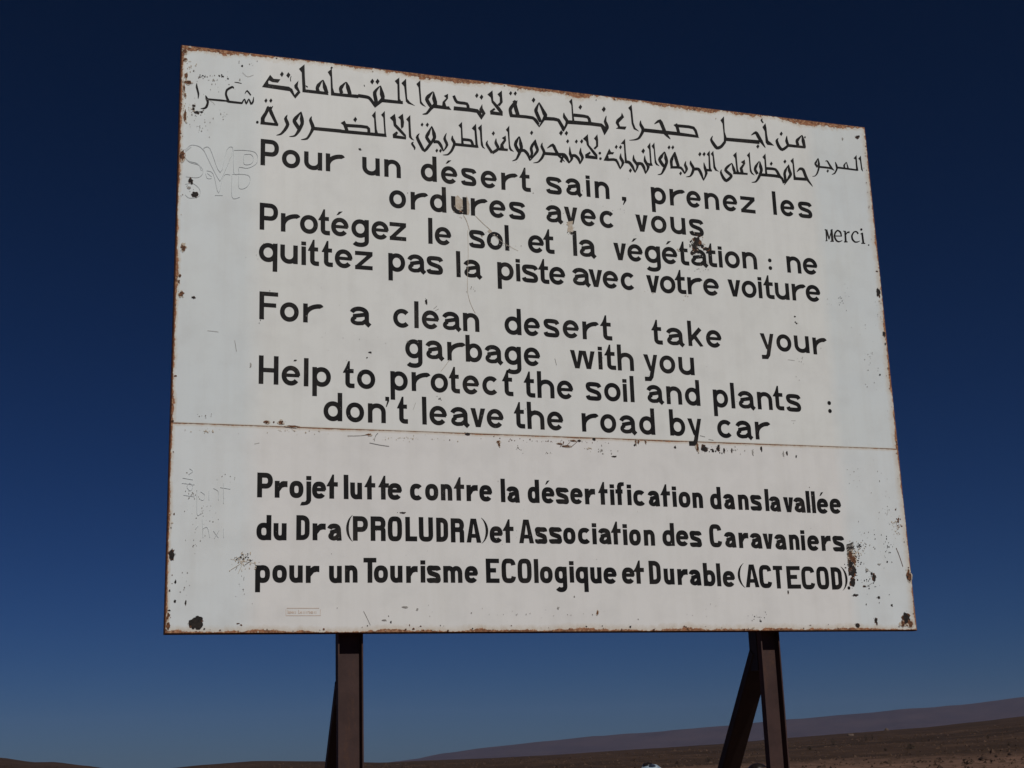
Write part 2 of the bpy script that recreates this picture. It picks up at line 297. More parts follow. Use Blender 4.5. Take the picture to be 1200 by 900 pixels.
HAND = {
    'a1': """
4500,28671 4089,27930 4441,27944 4421,28141 4402,28284 4481,28376
4500,28671 4679,28465 5033,28476 4915,28276 4614,28277 4437,28361
4089,27930 4417,28135 5481,28113 5728,27881 5549,27869
5481,28113 5660,28004 5782,27694 5819,27489 5707,27621 5527,27876
5819,27489 6085,27862 5940,28185 5978,28532 5761,28236 5771,28091 5942,27908 5765,27662
5114,28937 5210,28810 5119,28627 5008,28759
5449,28939 5553,28802 5454,28604 5335,28746
5580,28733 5567,28694 5601,28684 5614,28723
5567,28694 5546,28631 5583,28623 5601,28684
5546,28631 5534,28575 5574,28577 5583,28623
5534,28575 5540,28521 5578,28533 5574,28577
5540,28521 5554,28462 5590,28476 5578,28533
5554,28462 5564,28426 5599,28440 5590,28476
6292,29505 6002,29207 6146,29019 6196,27910 6361,28067 6314,28795
6187,28070 6892,28074 7501,28062 7569,27899 6188,27899
7241,28736 7159,28663 7225,28615 7263,28720
7159,28663 7044,28540 7157,28460 7225,28615
7044,28540 6953,28447 7118,28346 7157,28460
6953,28447 6917,28369 7088,28294 7118,28346
6917,28369 6890,28290 7067,28247 7088,28294
6890,28290 6878,28205 7058,28227 7067,28247
6878,28205 6891,28117 7066,28187 7058,28227
6891,28117 6916,28034 7088,28116 7066,28187
6916,28034 6933,27984 7103,28069 7088,28116
7252,28722 7247,28611 7347,28649 7297,28739
7247,28611 7255,28440 7411,28502 7347,28649
7255,28440 7261,28293 7470,28386 7411,28502
7261,28293 7310,28166 7501,28261 7470,28386
7310,28166 7368,28020 7544,28110 7501,28261
7368,28020 7407,27931 7569,28013 7544,28110
6351,28310 6486,28239 6464,28187 6374,28225
7742,29448 7524,29221 7669,28968 7696,27914 7878,28059 7796,28344 7769,28882
7694,27900 7767,27900 7789,28074 7716,28078
7767,27900 7894,27899 7914,28070 7789,28074
7894,27899 8061,27901 8076,28069 7914,28070
8061,27901 8391,27903 8406,28081 8076,28069
8391,27903 8855,27909 8871,28098 8406,28081
8855,27909 9156,27912 9174,28110 8871,28098
8480,28775 8395,28707 8458,28654 8500,28758
8395,28707 8274,28591 8383,28504 8458,28654
8274,28591 8182,28509 8339,28393 8383,28504
8182,28509 8149,28450 8312,28357 8339,28393
8149,28450 8122,28384 8301,28341 8312,28357
8122,28384 8115,28303 8297,28340 8301,28341
8115,28303 8131,28212 8308,28281 8297,28340
8131,28212 8159,28108 8334,28185 8308,28281
8159,28108 8177,28044 8352,28121 8334,28185
8491,28759 8485,28680 8581,28724 8535,28779
8485,28680 8490,28560 8639,28628 8581,28724
8490,28560 8493,28448 8695,28538 8639,28628
8493,28448 8531,28319 8730,28407 8695,28538
8531,28319 8579,28152 8776,28238 8730,28407
8579,28152 8610,28045 8804,28130 8776,28238
9128,27958 9267,27955 9295,28150 9156,28157
9267,27955 9480,27948 9511,28140 9295,28150
9480,27948 9625,27937 9670,28124 9511,28140
9625,27937 9674,27925 9757,28094 9670,28124
9674,27925 9707,27906 9820,28046 9757,28094
9707,27906 9745,27869 9871,27985 9820,28046
9745,27869 9826,27769 9943,27865 9871,27985
9826,27769 9931,27621 10033,27702 9943,27865
9931,27621 10002,27526 10088,27594 10033,27702
9648,28105 9855,28016 10070,27726 10386,27923 10455,27842 10049,27462 9808,27892
10311,28771 10209,28685 10276,28627 10338,28747
10209,28685 10060,28534 10178,28452 10276,28627
10060,28534 9944,28368 10141,28335 10178,28452
9944,28368 9945,28176 10147,28230 10141,28335
9945,28176 9983,27985 10182,28055 10147,28230
9983,27985 10007,27863 10209,27915 10182,28055
10007,27863 10012,27801 10203,27812 10209,27915
10012,27801 10010,27735 10187,27732 10203,27812
10010,27735 10010,27692 10175,27687 10187,27732
10334,28781 10324,28646 10433,28682 10380,28796
10324,28646 10324,28443 10499,28500 10433,28682
10324,28443 10318,28282 10554,28369 10499,28500
10318,28282 10350,28186 10572,28280 10554,28369
10350,28186 10378,28112 10593,28167 10572,28280
10378,28112 10388,28094 10572,28022 10593,28167
10388,28094 10337,28009 10468,27890 10572,28022
10337,28009 10226,27870 10333,27757 10468,27890
10226,27870 10153,27777 10245,27677 10333,27757
10399,27836 11564,27862 11583,28033 10420,28035
9920,29141 10026,29001 9920,28800 9798,28945
10208,29178 10314,29038 10208,28836 10086,28981
11396,29394 11145,29162 11283,28979 11294,28008 11596,27871 11481,28031 11413,28147
11772,29382 11509,29083 11657,28901 11739,28037 11854,27927 12252,27835 11973,28016 11821,28197 11784,28892
12561,29382 12334,29136 12449,28950 12514,28031 12630,27921 12851,27847 12693,28003 12601,28142 12558,28938
13253,28824 13157,28758 13222,28698 13273,28806
13157,28758 13021,28642 13132,28543 13222,28698
13021,28642 12915,28557 13076,28424 13132,28543
12915,28557 12865,28486 13031,28369 13076,28424
12865,28486 12814,28397 13004,28332 13031,28369
12814,28397 12797,28270 12998,28336 13004,28332
12797,28270 12845,28150 13024,28267 12998,28336
12845,28150 12919,28023 13089,28147 13024,28267
12919,28023 12977,27933 13138,28061 13089,28147
12977,27933 13020,27881 13165,28015 13138,28061
13020,27881 13062,27840 13194,27974 13165,28015
13062,27840 13089,27819 13211,27947 13194,27974
13267,28784 13238,28686 13339,28704 13305,28791
13238,28686 13212,28532 13377,28566 13339,28704
13212,28532 13190,28393 13416,28462 13377,28566
13190,28393 13220,28273 13438,28363 13416,28462
13220,28273 13254,28152 13473,28223 13438,28363
13254,28152 13263,28104 13472,28065 13473,28223
13263,28104 13235,28061 13382,27929 13472,28065
13235,28061 13146,27962 13271,27824 13382,27929
13146,27962 13060,27862 13189,27748 13271,27824
13060,27862 12985,27744 13113,27653 13189,27748
12985,27744 12902,27610 13013,27523 13113,27653
12902,27610 12846,27530 12919,27424 13013,27523
12846,27530 12791,27486 12812,27388 12919,27424
12791,27486 12702,27445 12708,27380 12812,27388
12702,27445 12644,27414 12646,27384 12708,27380
13254,27842 14136,27837 14164,28019 13285,28054
14105,28048 14267,27841 13838,27840
14097,28777 13855,28621 13996,28512 13775,28259 13747,28030 13985,28008 13918,28251 14091,28499
9453,28719 9478,28620 9521,28642 9483,28734
14335,28666 14371,28562 14517,28643 14480,28742
14371,28562 14437,28396 14578,28498 14517,28643
14437,28396 14547,28264 14634,28422 14578,28498
14547,28264 14741,28236 14769,28409 14634,28422
14741,28236 14973,28241 15001,28414 14769,28409
14973,28241 15097,28231 15190,28386 15001,28414
15097,28231 15116,28173 15277,28245 15190,28386
15116,28173 15129,28040 15299,28083 15277,28245
15129,28040 15134,27946 15308,27984 15299,28083
14377,27840 14745,27849 14772,28079 14403,28073
14745,27849 15310,27858 15343,28086 14772,28079
15310,27858 15678,27843 15748,28063 15343,28086
15678,27843 15762,27793 15919,27929 15748,28063
15762,27793 15801,27689 15964,27756 15919,27929
15801,27689 15826,27608 15970,27655 15964,27756
15668,28058 15811,27974 15926,27786 15941,27460 15686,27833
15941,27460 16195,27868 16034,28153 16017,28404 15838,28079 15859,27980 16000,27820 15874,27654
15728,29019 15820,28896 15722,28719 15615,28846
15995,28973 16095,28839 15988,28648 15872,28786
16628,29293 16327,29011 16517,28846 16557,28571 16933,28082 17173,27933 17178,28086 17014,28321 16659,28685 16645,29040
17170,29350 16906,29098 17034,28934 17024,28627 16871,28456 17016,28397 17196,28648 17175,29054
16444,28050 16694,28257 16764,28164 16614,28045 16931,28031 17175,28010 17170,27841 16462,27839
17682,29385 17767,29272 17675,29108 17576,29226
17950,29408 18035,29295 17942,29131 17843,29248
17890,28837 17799,28725 17913,28661 17971,28791
17799,28725 17668,28547 17816,28466 17913,28661
17668,28547 17572,28419 17755,28327 17816,28466
17572,28419 17539,28345 17724,28278 17755,28327
17539,28345 17518,28273 17710,28254 17724,28278
17518,28273 17515,28194 17702,28233 17710,28254
17515,28194 17527,28089 17715,28151 17702,28233
17527,28089 17550,27960 17741,28029 17715,28151
17550,27960 17566,27879 17759,27950 17741,28029
17938,28848 17891,28800 18027,28738 18041,28794
17891,28800 17824,28700 18006,28662 18027,28738
17824,28700 17784,28553 18011,28606 18006,28662
17784,28553 17826,28353 18044,28442 18011,28606
17826,28353 17897,28101 18110,28194 18044,28442
17897,28101 17944,27939 18154,28032 18110,28194
18022,28868 17903,28652 18014,28624 18059,28858
17870,28682 17936,28850 17898,28877 17757,28764
17579,27814 17938,27828 17959,28013 17598,27998
17938,27828 18493,27845 18519,28030 17959,28013
18493,27845 18867,27831 18927,28013 18519,28030
18867,27831 19005,27753 19127,27889 18927,28013
19005,27753 19107,27615 19238,27715 19127,27889
19107,27615 19169,27519 19292,27606 19238,27715
18851,28019 19235,27665 19263,27388 18894,27845
19005,29163 19106,29028 18995,28834 18878,28973
19291,28900 19210,28786 19297,28756 19327,28887
19210,28786 19100,28603 19240,28559 19297,28756
19100,28603 19017,28463 19216,28425 19240,28559
19017,28463 19003,28364 19210,28395 19216,28425
19003,28364 19016,28286 19214,28367 19210,28395
19016,28286 19040,28218 19229,28316 19214,28367
19040,28218 19085,28099 19272,28202 19229,28316
19085,28099 19152,27937 19337,28043 19272,28202
19152,27937 19200,27822 19385,27930 19337,28043
19200,27822 19237,27762 19405,27864 19385,27930
19237,27762 19271,27713 19422,27809 19405,27864
19271,27713 19294,27688 19430,27774 19422,27809
19281,28876 19336,28689 19443,28755 19336,28911
19336,28689 19434,28408 19594,28506 19443,28755
19434,28408 19493,28204 19703,28337 19594,28506
19493,28204 19537,28133 19737,28277 19703,28337
19537,28133 19547,28145 19771,28189 19737,28277
19547,28145 19542,28131 19739,28061 19771,28189
19542,28131 19462,27925 19601,27858 19739,28061
19462,27925 19317,27623 19405,27577 19601,27858
19317,27623 19229,27423 19270,27401 19405,27577
19537,27848 19769,27871 19788,28081 19553,28065
19769,27871 20122,27895 20157,28099 19788,28081
20122,27895 20342,27875 20451,28053 20157,28099
20342,27875 20449,27742 20596,27835 20451,28053
20449,27742 20554,27489 20679,27550 20596,27835
20554,27489 20622,27322 20719,27366 20679,27550
20340,28050 20499,28017 20788,27511 20668,27293 20366,27847
20730,28444 20707,28377 20788,28395 20760,28450
20707,28377 20688,28270 20820,28307 20788,28395
20688,28270 20684,28155 20854,28250 20820,28307
20684,28155 20744,28061 20899,28185 20854,28250
20744,28061 20811,27969 20977,28073 20899,28185
20811,27969 20832,27908 21013,27915 20977,28073
20832,27908 20793,27746 20926,27708 21013,27915
20793,27746 20697,27495 20793,27461 20926,27708
20697,27495 20638,27330 20700,27307 20793,27461
20859,27792 21441,27820 21468,28042 20885,28020
21441,27820 22337,27855 22369,28072 21468,28042
22337,27855 22923,27847 22991,28054 22369,28072
22923,27847 23048,27769 23206,27879 22991,28054
23048,27769 23070,27610 23221,27641 23206,27879
23070,27610 23076,27488 23200,27502 23221,27641
22911,28049 23060,27952 23159,27601 23106,27378 22926,27833
23125,27371 23206,27484 23124,27513 23088,27385
23206,27484 23320,27667 23189,27707 23124,27513
23320,27667 23404,27815 23215,27836 23189,27707
23404,27815 23409,27932 23214,27873 23215,27836
23409,27932 23384,28018 23196,27926 23214,27873
23384,28018 23362,28077 23177,27979 23196,27926
23362,28077 23333,28135 23159,28039 23177,27979
23333,28135 23300,28197 23131,28119 23159,28039
23300,28197 23286,28239 23120,28217 23131,28119
23286,28239 23282,28329 23164,28338 23120,28217
23282,28329 23298,28467 23225,28476 23164,28338
23298,28467 23302,28558 23273,28562 23225,28476
21278,29376 21096,29172 21214,28979 21227,27947 21364,27963 21312,28473 21301,28989
21299,28270 21535,28280 21563,28472 21326,28469
21535,28280 21895,28287 21930,28472 21563,28472
21895,28287 22118,28271 22203,28439 21930,28472
22118,28271 22159,28205 22325,28298 22203,28439
22159,28205 22180,28066 22359,28122 22325,28298
22180,28066 22188,27967 22372,28016 22359,28122
21762,29067 21860,28936 21749,28747 21635,28883
20542,27374 20647,27234 20529,27035 20407,27180
20857,27376 20951,27251 20846,27073 20737,27202
23175,29121 23285,28973 23158,28761 23030,28913
24245,28872 24370,28599 24027,28220 24093,28008 24483,28038 24394,27845 23825,27843 23971,27953 23829,28197 23892,28386 24181,28655
24876,29430 24655,29209 24775,29039 24807,28258 24918,27931 25250,27823 25027,28022 24926,28324 24896,29054
25355,28516 25324,28453 25400,28457 25386,28517
25324,28453 25290,28348 25414,28366 25400,28457
25290,28348 25274,28233 25437,28304 25414,28366
25274,28233 25318,28123 25483,28230 25437,28304
25318,28123 25376,28008 25561,28107 25483,28230
25376,28008 25388,27940 25597,27948 25561,28107
25388,27940 25348,27817 25517,27760 25597,27948
25348,27817 25251,27619 25391,27552 25517,27760
25251,27619 25174,27486 25280,27403 25391,27552
25174,27486 25118,27428 25173,27325 25280,27403
25118,27428 25034,27376 25061,27280 25173,27325
25034,27376 24952,27335 24964,27255 25061,27280
24952,27335 24840,27296 24843,27234 24964,27255
24840,27296 24694,27257 24695,27216 24843,27234
24694,27257 24601,27229 24601,27209 24695,27216
25489,27835 27660,27844 27700,28068 25527,28057
27633,28056 28698,28018 28980,27849 27619,27844
26209,28383 26322,28436 26274,28505 26195,28402
26322,28436 26479,28518 26416,28651 26274,28505
26479,28518 26513,28520 26606,28737 26416,28651
26513,28520 26528,28472 26729,28598 26606,28737
26528,28472 26591,28308 26797,28413 26729,28598
26591,28308 26643,28167 26845,28269 26797,28413
26643,28167 26684,28053 26887,28154 26845,28269
26684,28053 26731,27917 26931,28024 26887,28154
26731,27917 26786,27798 26972,27933 26931,28024
26786,27798 26903,27707 27024,27818 26972,27933
26903,27707 27043,27611 27111,27678 27024,27818
27043,27611 27140,27561 27160,27581 27111,27678
27629,28610 27397,28477 27521,28360 27602,27989 27799,27996 27720,28382
27621,28361 27900,28372 27929,28554 27647,28543
27900,28372 28327,28380 28368,28563 27929,28554
28327,28380 28596,28352 28699,28520 28368,28563
28596,28352 28684,28230 28845,28323 28699,28520
28684,28230 28748,28004 28907,28067 28845,28323
28748,28004 28785,27850 28934,27905 28907,28067
30650,29388 30400,29118 30520,28917 30540,28119 30506,27690 30643,27705 30711,28085 30626,28395 30636,28931
30511,27820 30445,27738 30583,27648 30645,27735
30445,27738 30344,27613 30482,27512 30583,27648
30344,27613 30268,27535 30384,27402 30482,27512
30268,27535 30202,27493 30275,27326 30384,27402
30202,27493 30117,27453 30145,27263 30275,27326
30117,27453 30094,27445 29998,27250 30145,27263
30094,27445 30052,27485 29889,27336 29998,27250
30052,27485 29970,27589 29800,27456 29889,27336
29970,27589 29909,27677 29738,27552 29800,27456
29909,27677 29859,27741 29696,27633 29738,27552
29859,27741 29813,27812 29656,27729 29696,27633
29813,27812 29793,27851 29641,27831 29656,27729
29793,27851 29794,27906 29693,27934 29641,27831
29794,27906 29826,28004 29767,28028 29693,27934
29826,28004 29843,28072 29820,28082 29767,28028
30590,27848 32812,27896 32853,28136 30626,28064
32320,28388 32420,28428 32380,28493 32307,28409
32420,28428 32561,28493 32507,28611 32380,28493
32561,28493 32613,28497 32654,28694 32507,28611
32613,28497 32600,28481 32777,28622 32654,28694
32600,28481 32639,28396 32837,28517 32777,28622
32639,28396 32678,28306 32882,28434 32837,28517
32678,28306 32730,28218 32929,28346 32882,28434
32730,28218 32793,28104 32989,28230 32929,28346
32793,28104 32852,28002 33042,28131 32989,28230
32852,28002 32956,27897 33090,27991 33042,28131
32956,27897 33080,27764 33158,27820 33090,27991
33080,27764 33168,27687 33193,27704 33158,27820
32709,27877 32798,27757 32686,27586 32582,27710
33318,29268 33095,28998 33228,28744 33222,28043 33321,27904 33765,27899 33559,28080 33411,28172 33366,28544 33360,28975
33123,29551 33091,29529 33143,29487 33160,29518
33091,29529 33042,29485 33119,29449 33143,29487
33042,29485 33009,29411 33121,29445 33119,29449
33009,29411 33047,29344 33136,29408 33121,29445
33047,29344 33103,29279 33179,29340 33136,29408
33103,29279 33141,29240 33207,29294 33179,29340
34319,28854 34409,28733 34294,28559 34189,28684
34080,28417 34023,28390 34077,28347 34099,28401
34023,28390 33939,28327 34045,28276 34077,28347
33939,28327 33872,28221 34052,28245 34045,28276
33872,28221 33888,28094 34071,28171 34052,28245
33888,28094 33932,27949 34118,28044 34071,28171
33932,27949 33979,27836 34163,27953 34118,28044
33979,27836 34040,27745 34208,27880 34163,27953
34040,27745 34131,27651 34268,27810 34208,27880
34131,27651 34275,27611 34278,27793 34268,27810
34275,27611 34441,27695 34359,27837 34278,27793
34441,27695 34617,27833 34513,27950 34359,27837
34617,27833 34741,27973 34593,28023 34513,27950
34741,27973 34760,28122 34584,28064 34593,28023
34760,28122 34725,28248 34545,28169 34584,28064
34725,28248 34708,28330 34515,28280 34545,28169
34708,28330 34691,28416 34551,28406 34515,28280
34691,28416 34685,28540 34600,28537 34551,28406
34685,28540 34674,28619 34640,28618 34600,28537
34677,27924 35824,27947 35855,28090 34716,28111
35658,28786 35550,28711 35613,28657 35681,28766
35550,28711 35394,28587 35500,28499 35613,28657
35394,28587 35278,28499 35432,28385 35500,28499
35278,28499 35235,28438 35405,28356 35432,28385
35235,28438 35207,28372 35400,28355 35405,28356
35207,28372 35202,28303 35396,28352 35400,28355
35202,28303 35215,28218 35406,28288 35396,28352
35215,28218 35239,28115 35429,28191 35406,28288
35239,28115 35255,28051 35445,28128 35429,28191
35663,28771 35641,28676 35747,28706 35709,28784
35641,28676 35623,28528 35792,28576 35747,28706
35623,28528 35607,28394 35835,28463 35792,28576
35607,28394 35635,28252 35844,28317 35835,28463
35635,28252 35670,28075 35859,28134 35844,28317
35670,28075 35695,27963 35865,28017 35859,28134
""",
    'a2': """
4302,27310 4381,27205 4306,27055 4215,27164
4554,27341 4634,27236 4559,27086 4467,27195
3942,25927 3933,25889 3908,25858 3874,25844 3839,25850 3814,25875 3804,25911 3813,25950 3838,25981 3872,25995 3907,25989 3932,25964
4350,26852 4322,26765 4486,26709 4520,26794
4322,26765 4275,26630 4434,26572 4486,26709
4275,26630 4236,26523 4385,26454 4434,26572
4236,26523 4180,26431 4335,26342 4385,26454
4180,26431 4106,26310 4277,26221 4335,26342
4106,26310 4048,26191 4252,26150 4277,26221
4048,26191 4043,26066 4247,26094 4252,26150
4043,26066 4058,25954 4253,26001 4247,26094
4058,25954 4070,25889 4258,25937 4253,26001
4395,26811 4415,26735 4574,26811 4548,26883
4415,26735 4452,26608 4617,26693 4574,26811
4452,26608 4501,26470 4668,26571 4617,26693
4501,26470 4608,26267 4754,26362 4668,26571
4608,26267 4751,25996 4880,26080 4754,26362
4751,25996 4847,25823 4958,25896 4880,26080
4026,25826 4939,25828 4953,25972 4040,25986
4402,26898 4311,26752 4451,26721 4444,26889
4656,26929 4496,26772 4595,26701 4674,26916
5402,26511 5352,26469 5413,26436 5421,26501
5352,26469 5285,26386 5396,26347 5413,26436
5285,26386 5237,26272 5405,26303 5396,26347
5237,26272 5271,26150 5431,26242 5405,26303
5271,26150 5323,26033 5490,26123 5431,26242
5323,26033 5342,25968 5526,25992 5490,26123
5342,25968 5329,25916 5492,25859 5526,25992
5329,25916 5286,25816 5431,25738 5492,25859
5286,25816 5241,25730 5373,25642 5431,25738
5241,25730 5190,25636 5299,25549 5373,25642
5190,25636 5117,25522 5205,25439 5299,25549
5117,25522 5062,25447 5117,25359 5205,25439
5062,25447 4999,25396 5021,25322 5117,25359
4999,25396 4909,25347 4918,25302 5021,25322
4909,25347 4851,25312 4854,25297 4918,25302
6120,26785 6024,26698 6091,26646 6143,26767
6024,26698 5888,26553 6000,26467 6091,26646
5888,26553 5785,26450 5941,26331 6000,26467
5785,26450 5738,26379 5895,26268 5941,26331
5738,26379 5689,26291 5869,26231 5895,26268
5689,26291 5679,26161 5864,26238 5869,26231
5679,26161 5740,26038 5903,26165 5864,26238
5740,26038 5829,25906 5988,26040 5903,26165
5829,25906 5887,25820 6052,25944 5988,26040
5887,25820 5908,25789 6074,25874 6052,25944
5908,25789 5923,25760 6080,25821 6074,25874
5923,25760 5935,25741 6079,25792 6080,25821
6113,26760 6092,26655 6185,26673 6150,26768
6092,26655 6074,26493 6225,26523 6185,26673
6074,26493 6056,26361 6262,26409 6225,26523
6056,26361 6073,26269 6271,26324 6262,26409
6073,26269 6091,26182 6283,26216 6271,26324
6091,26182 6093,26120 6273,26093 6283,26216
6093,26120 6056,26011 6223,25949 6273,26093
6056,26011 5989,25850 6149,25779 6223,25949
5989,25850 5931,25727 6084,25646 6149,25779
5931,25727 5886,25619 6010,25540 6084,25646
5886,25619 5828,25501 5921,25424 6010,25540
5828,25501 5782,25427 5830,25342 5921,25424
5782,25427 5705,25380 5718,25308 5830,25342
5705,25380 5588,25340 5592,25296 5718,25308
5588,25340 5512,25311 5513,25296 5592,25296
6669,26579 6626,26536 6689,26512 6689,26571
6626,26536 6570,26452 6683,26431 6689,26512
6570,26452 6535,26336 6697,26380 6683,26431
6535,26336 6571,26202 6735,26289 6697,26380
6571,26202 6626,26049 6804,26138 6735,26289
6626,26049 6648,25953 6848,25990 6804,26138
6648,25953 6643,25884 6816,25845 6848,25990
6643,25884 6610,25769 6757,25713 6816,25845
6610,25769 6575,25667 6699,25609 6757,25713
6575,25667 6525,25555 6639,25494 6699,25609
6525,25555 6456,25423 6557,25353 6639,25494
6456,25423 6402,25345 6467,25245 6557,25353
6402,25345 6325,25292 6343,25205 6467,25245
6325,25292 6201,25244 6207,25192 6343,25205
6201,25244 6120,25208 6121,25192 6207,25192
6777,25810 8237,25823 8254,26018 6793,25996
8219,25813 10635,25854 10652,26034 8235,26000
8417,26535 8209,26381 8341,26275 8453,25964 8631,25976 8537,26298
8487,26183 8800,26200 8811,26377 8497,26362
8800,26200 9280,26222 9297,26397 8811,26377
9280,26222 9587,26215 9638,26383 9297,26397
9587,26215 9628,26168 9777,26256 9638,26383
9628,26168 9628,26063 9793,26086 9777,26256
9628,26063 9622,25980 9789,25990 9793,26086
8989,26825 9088,26694 8990,26507 8875,26643
10080,27285 9878,27003 9992,26853 10030,25960 10210,25981 10136,26237 10091,26844
10581,27345 10378,27103 10492,26953 10547,25958 10673,25850 10633,26049 10600,26617
11129,27253 10847,26982 11019,26809 11055,26546 11571,26032 11725,25967 11715,26089 11421,26424 11199,26645 11183,26931
11569,27305 11305,27068 11428,26939 11442,26550 11479,26411 11597,26547 11628,26818 11599,26979
10991,26048 11206,26244 11294,26164 11203,26011 11531,25995 11733,25968 11715,25835 11008,25838
11970,27278 11740,27004 11854,26865 11880,25985 11995,25875 12169,25821 12043,25962 12006,26081 11978,26776
12122,25740 12084,25733 12114,25680 12136,25712
12084,25733 12023,25704 12089,25643 12114,25680
12023,25704 11977,25615 12099,25654 12089,25643
11977,25615 12024,25528 12125,25607 12099,25654
12024,25528 12092,25436 12188,25513 12125,25607
12092,25436 12131,25378 12233,25431 12188,25513
12131,25378 12143,25357 12225,25356 12233,25431
12143,25357 12144,25315 12198,25303 12225,25356
12144,25315 12146,25284 12175,25276 12198,25303
12617,26912 12692,26811 12614,26669 12527,26773
12909,26949 12993,26836 12906,26675 12807,26792
12448,26270 12389,26229 12443,26189 12466,26256
12389,26229 12304,26145 12407,26098 12443,26189
12304,26145 12247,26021 12411,26049 12407,26098
12247,26021 12285,25879 12440,25963 12411,26049
12285,25879 12357,25720 12510,25816 12440,25963
12357,25720 12420,25595 12575,25693 12510,25816
12420,25595 12487,25460 12636,25557 12575,25693
12487,25460 12580,25295 12711,25411 12636,25557
12580,25295 12738,25213 12713,25372 12711,25411
12738,25213 12898,25362 12776,25458 12713,25372
12898,25362 13051,25588 12916,25676 12776,25458
13051,25588 13154,25743 13019,25839 12916,25676
13154,25743 13195,25807 13087,25908 13019,25839
13195,25807 13228,25855 13138,25950 13087,25908
13228,25855 13245,25886 13168,25969 13138,25950
13130,26771 13051,26657 13126,26628 13158,26760
13051,26657 12941,26474 13064,26427 13126,26628
12941,26474 12856,26344 13023,26274 13064,26427
12856,26344 12818,26268 12978,26191 13023,26274
12818,26268 12775,26181 12945,26133 12978,26191
12775,26181 12760,26064 12938,26122 12945,26133
12760,26064 12809,25952 12966,26061 12938,26122
12809,25952 12883,25839 13031,25957 12966,26061
12883,25839 12938,25762 13079,25885 13031,25957
12938,25762 12979,25721 13100,25854 13079,25885
12979,25721 13016,25695 13121,25831 13100,25854
13016,25695 13037,25684 13134,25815 13121,25831
13133,26747 13135,26626 13226,26664 13171,26762
13135,26626 13151,26446 13297,26503 13226,26664
13151,26446 13154,26308 13354,26382 13297,26503
13154,26308 13174,26228 13370,26292 13354,26382
13174,26228 13188,26154 13382,26192 13370,26292
13188,26154 13191,26118 13371,26083 13382,26192
13191,26118 13164,26051 13313,25972 13371,26083
13164,26051 13105,25946 13237,25863 13313,25972
13105,25946 13067,25875 13186,25798 13237,25863
13226,25778 13293,25789 13294,25967 13224,25958
13293,25789 13392,25802 13408,25979 13294,25967
13392,25802 13444,25802 13518,25966 13408,25979
13444,25802 13472,25775 13598,25900 13518,25966
13472,25775 13523,25707 13658,25814 13598,25900
13523,25707 13564,25640 13705,25734 13658,25814
13564,25640 13622,25555 13738,25623 13705,25734
13622,25555 13689,25438 13776,25486 13738,25623
13689,25438 13736,25365 13795,25397 13776,25486
13778,25373 13858,25462 13797,25497 13753,25388
13858,25462 13971,25613 13869,25659 13797,25497
13971,25613 14050,25768 13892,25762 13869,25659
14050,25768 14017,25918 13868,25840 13892,25762
14017,25918 13950,26054 13804,25971 13868,25840
13950,26054 13920,26136 13762,26107 13804,25971
13920,26136 13920,26223 13813,26248 13762,26107
13920,26223 13952,26358 13890,26380 13813,26248
13952,26358 13969,26449 13948,26457 13890,26380
13402,25497 13477,25397 13399,25256 13312,25359
13607,25511 13682,25411 13604,25270 13516,25373
14265,26344 14238,26288 14314,26292 14297,26345
14238,26288 14210,26195 14332,26212 14314,26292
14210,26195 14196,26094 14356,26164 14332,26212
14196,26094 14240,26009 14385,26115 14356,26164
14240,26009 14290,25933 14443,26024 14385,26115
14290,25933 14306,25888 14473,25900 14443,26024
14306,25888 14280,25784 14428,25746 14473,25900
14280,25784 14217,25618 14352,25567 14428,25746
14217,25618 14161,25495 14281,25431 14352,25567
14161,25495 14109,25407 14203,25331 14281,25431
14109,25407 14037,25314 14107,25235 14203,25331
14037,25314 13981,25256 14016,25169 14107,25235
13981,25256 13905,25220 13910,25149 14016,25169
13905,25220 13794,25192 13794,25148 13910,25149
13794,25192 13722,25171 13721,25154 13794,25148
14378,25769 15693,25781 15713,25940 14398,25935
14839,27211 14634,26979 14761,26827 14766,25894 14914,25910 14864,26319 14850,26858
14825,26099 14957,26105 14974,26270 14841,26266
14957,26105 15155,26109 15183,26271 14974,26270
15155,26109 15270,26097 15352,26242 15183,26271
15270,26097 15300,26044 15440,26126 15352,26242
15300,26044 15331,25929 15479,25988 15440,26126
15331,25929 15349,25848 15498,25902 15479,25988
15628,27198 15379,26897 15528,26768 15564,25899 15741,25785 15695,25996 15662,26533
15950,27193 15726,26958 15830,26803 15867,25973 15962,25818 16110,25772 16013,25906 15962,26234
16255,26280 16211,26236 16268,26214 16276,26271
16211,26236 16152,26147 16255,26137 16268,26214
16152,26147 16133,26019 16271,26085 16255,26137
16133,26019 16217,25857 16348,25953 16271,26085
16217,25857 16346,25654 16479,25757 16348,25953
16346,25654 16429,25523 16566,25631 16479,25757
16537,25510 16642,25581 16560,25718 16459,25644
16642,25581 16807,25699 16707,25830 16560,25718
16807,25699 16933,25843 16767,25887 16707,25830
16933,25843 16914,26010 16749,25924 16767,25887
16914,26010 16842,26142 16686,26043 16749,25924
16842,26142 16802,26224 16636,26161 16686,26043
16802,26224 16780,26288 16658,26282 16636,26161
16780,26288 16771,26388 16700,26390 16658,26282
16771,26388 16759,26454 16735,26455 16700,26390
16607,26873 16693,26758 16601,26595 16501,26714
16778,25762 17387,25782 17405,25917 16799,25930
17302,26684 17073,26516 17192,26433 16980,26138 16953,25918 17195,25902 17149,26115 17321,26385
17527,27299 17322,27035 17423,26900 17460,25940 17537,25823 17747,25775 17591,25954 17537,26157 17521,26658
18065,26736 17995,26662 18067,26627 18093,26723
17995,26662 17898,26538 18016,26483 18067,26627
17898,26538 17820,26440 17988,26375 18016,26483
17820,26440 17786,26359 17961,26312 17988,26375
17786,26359 17757,26266 17941,26252 17961,26312
17757,26266 17750,26162 17936,26219 17941,26252
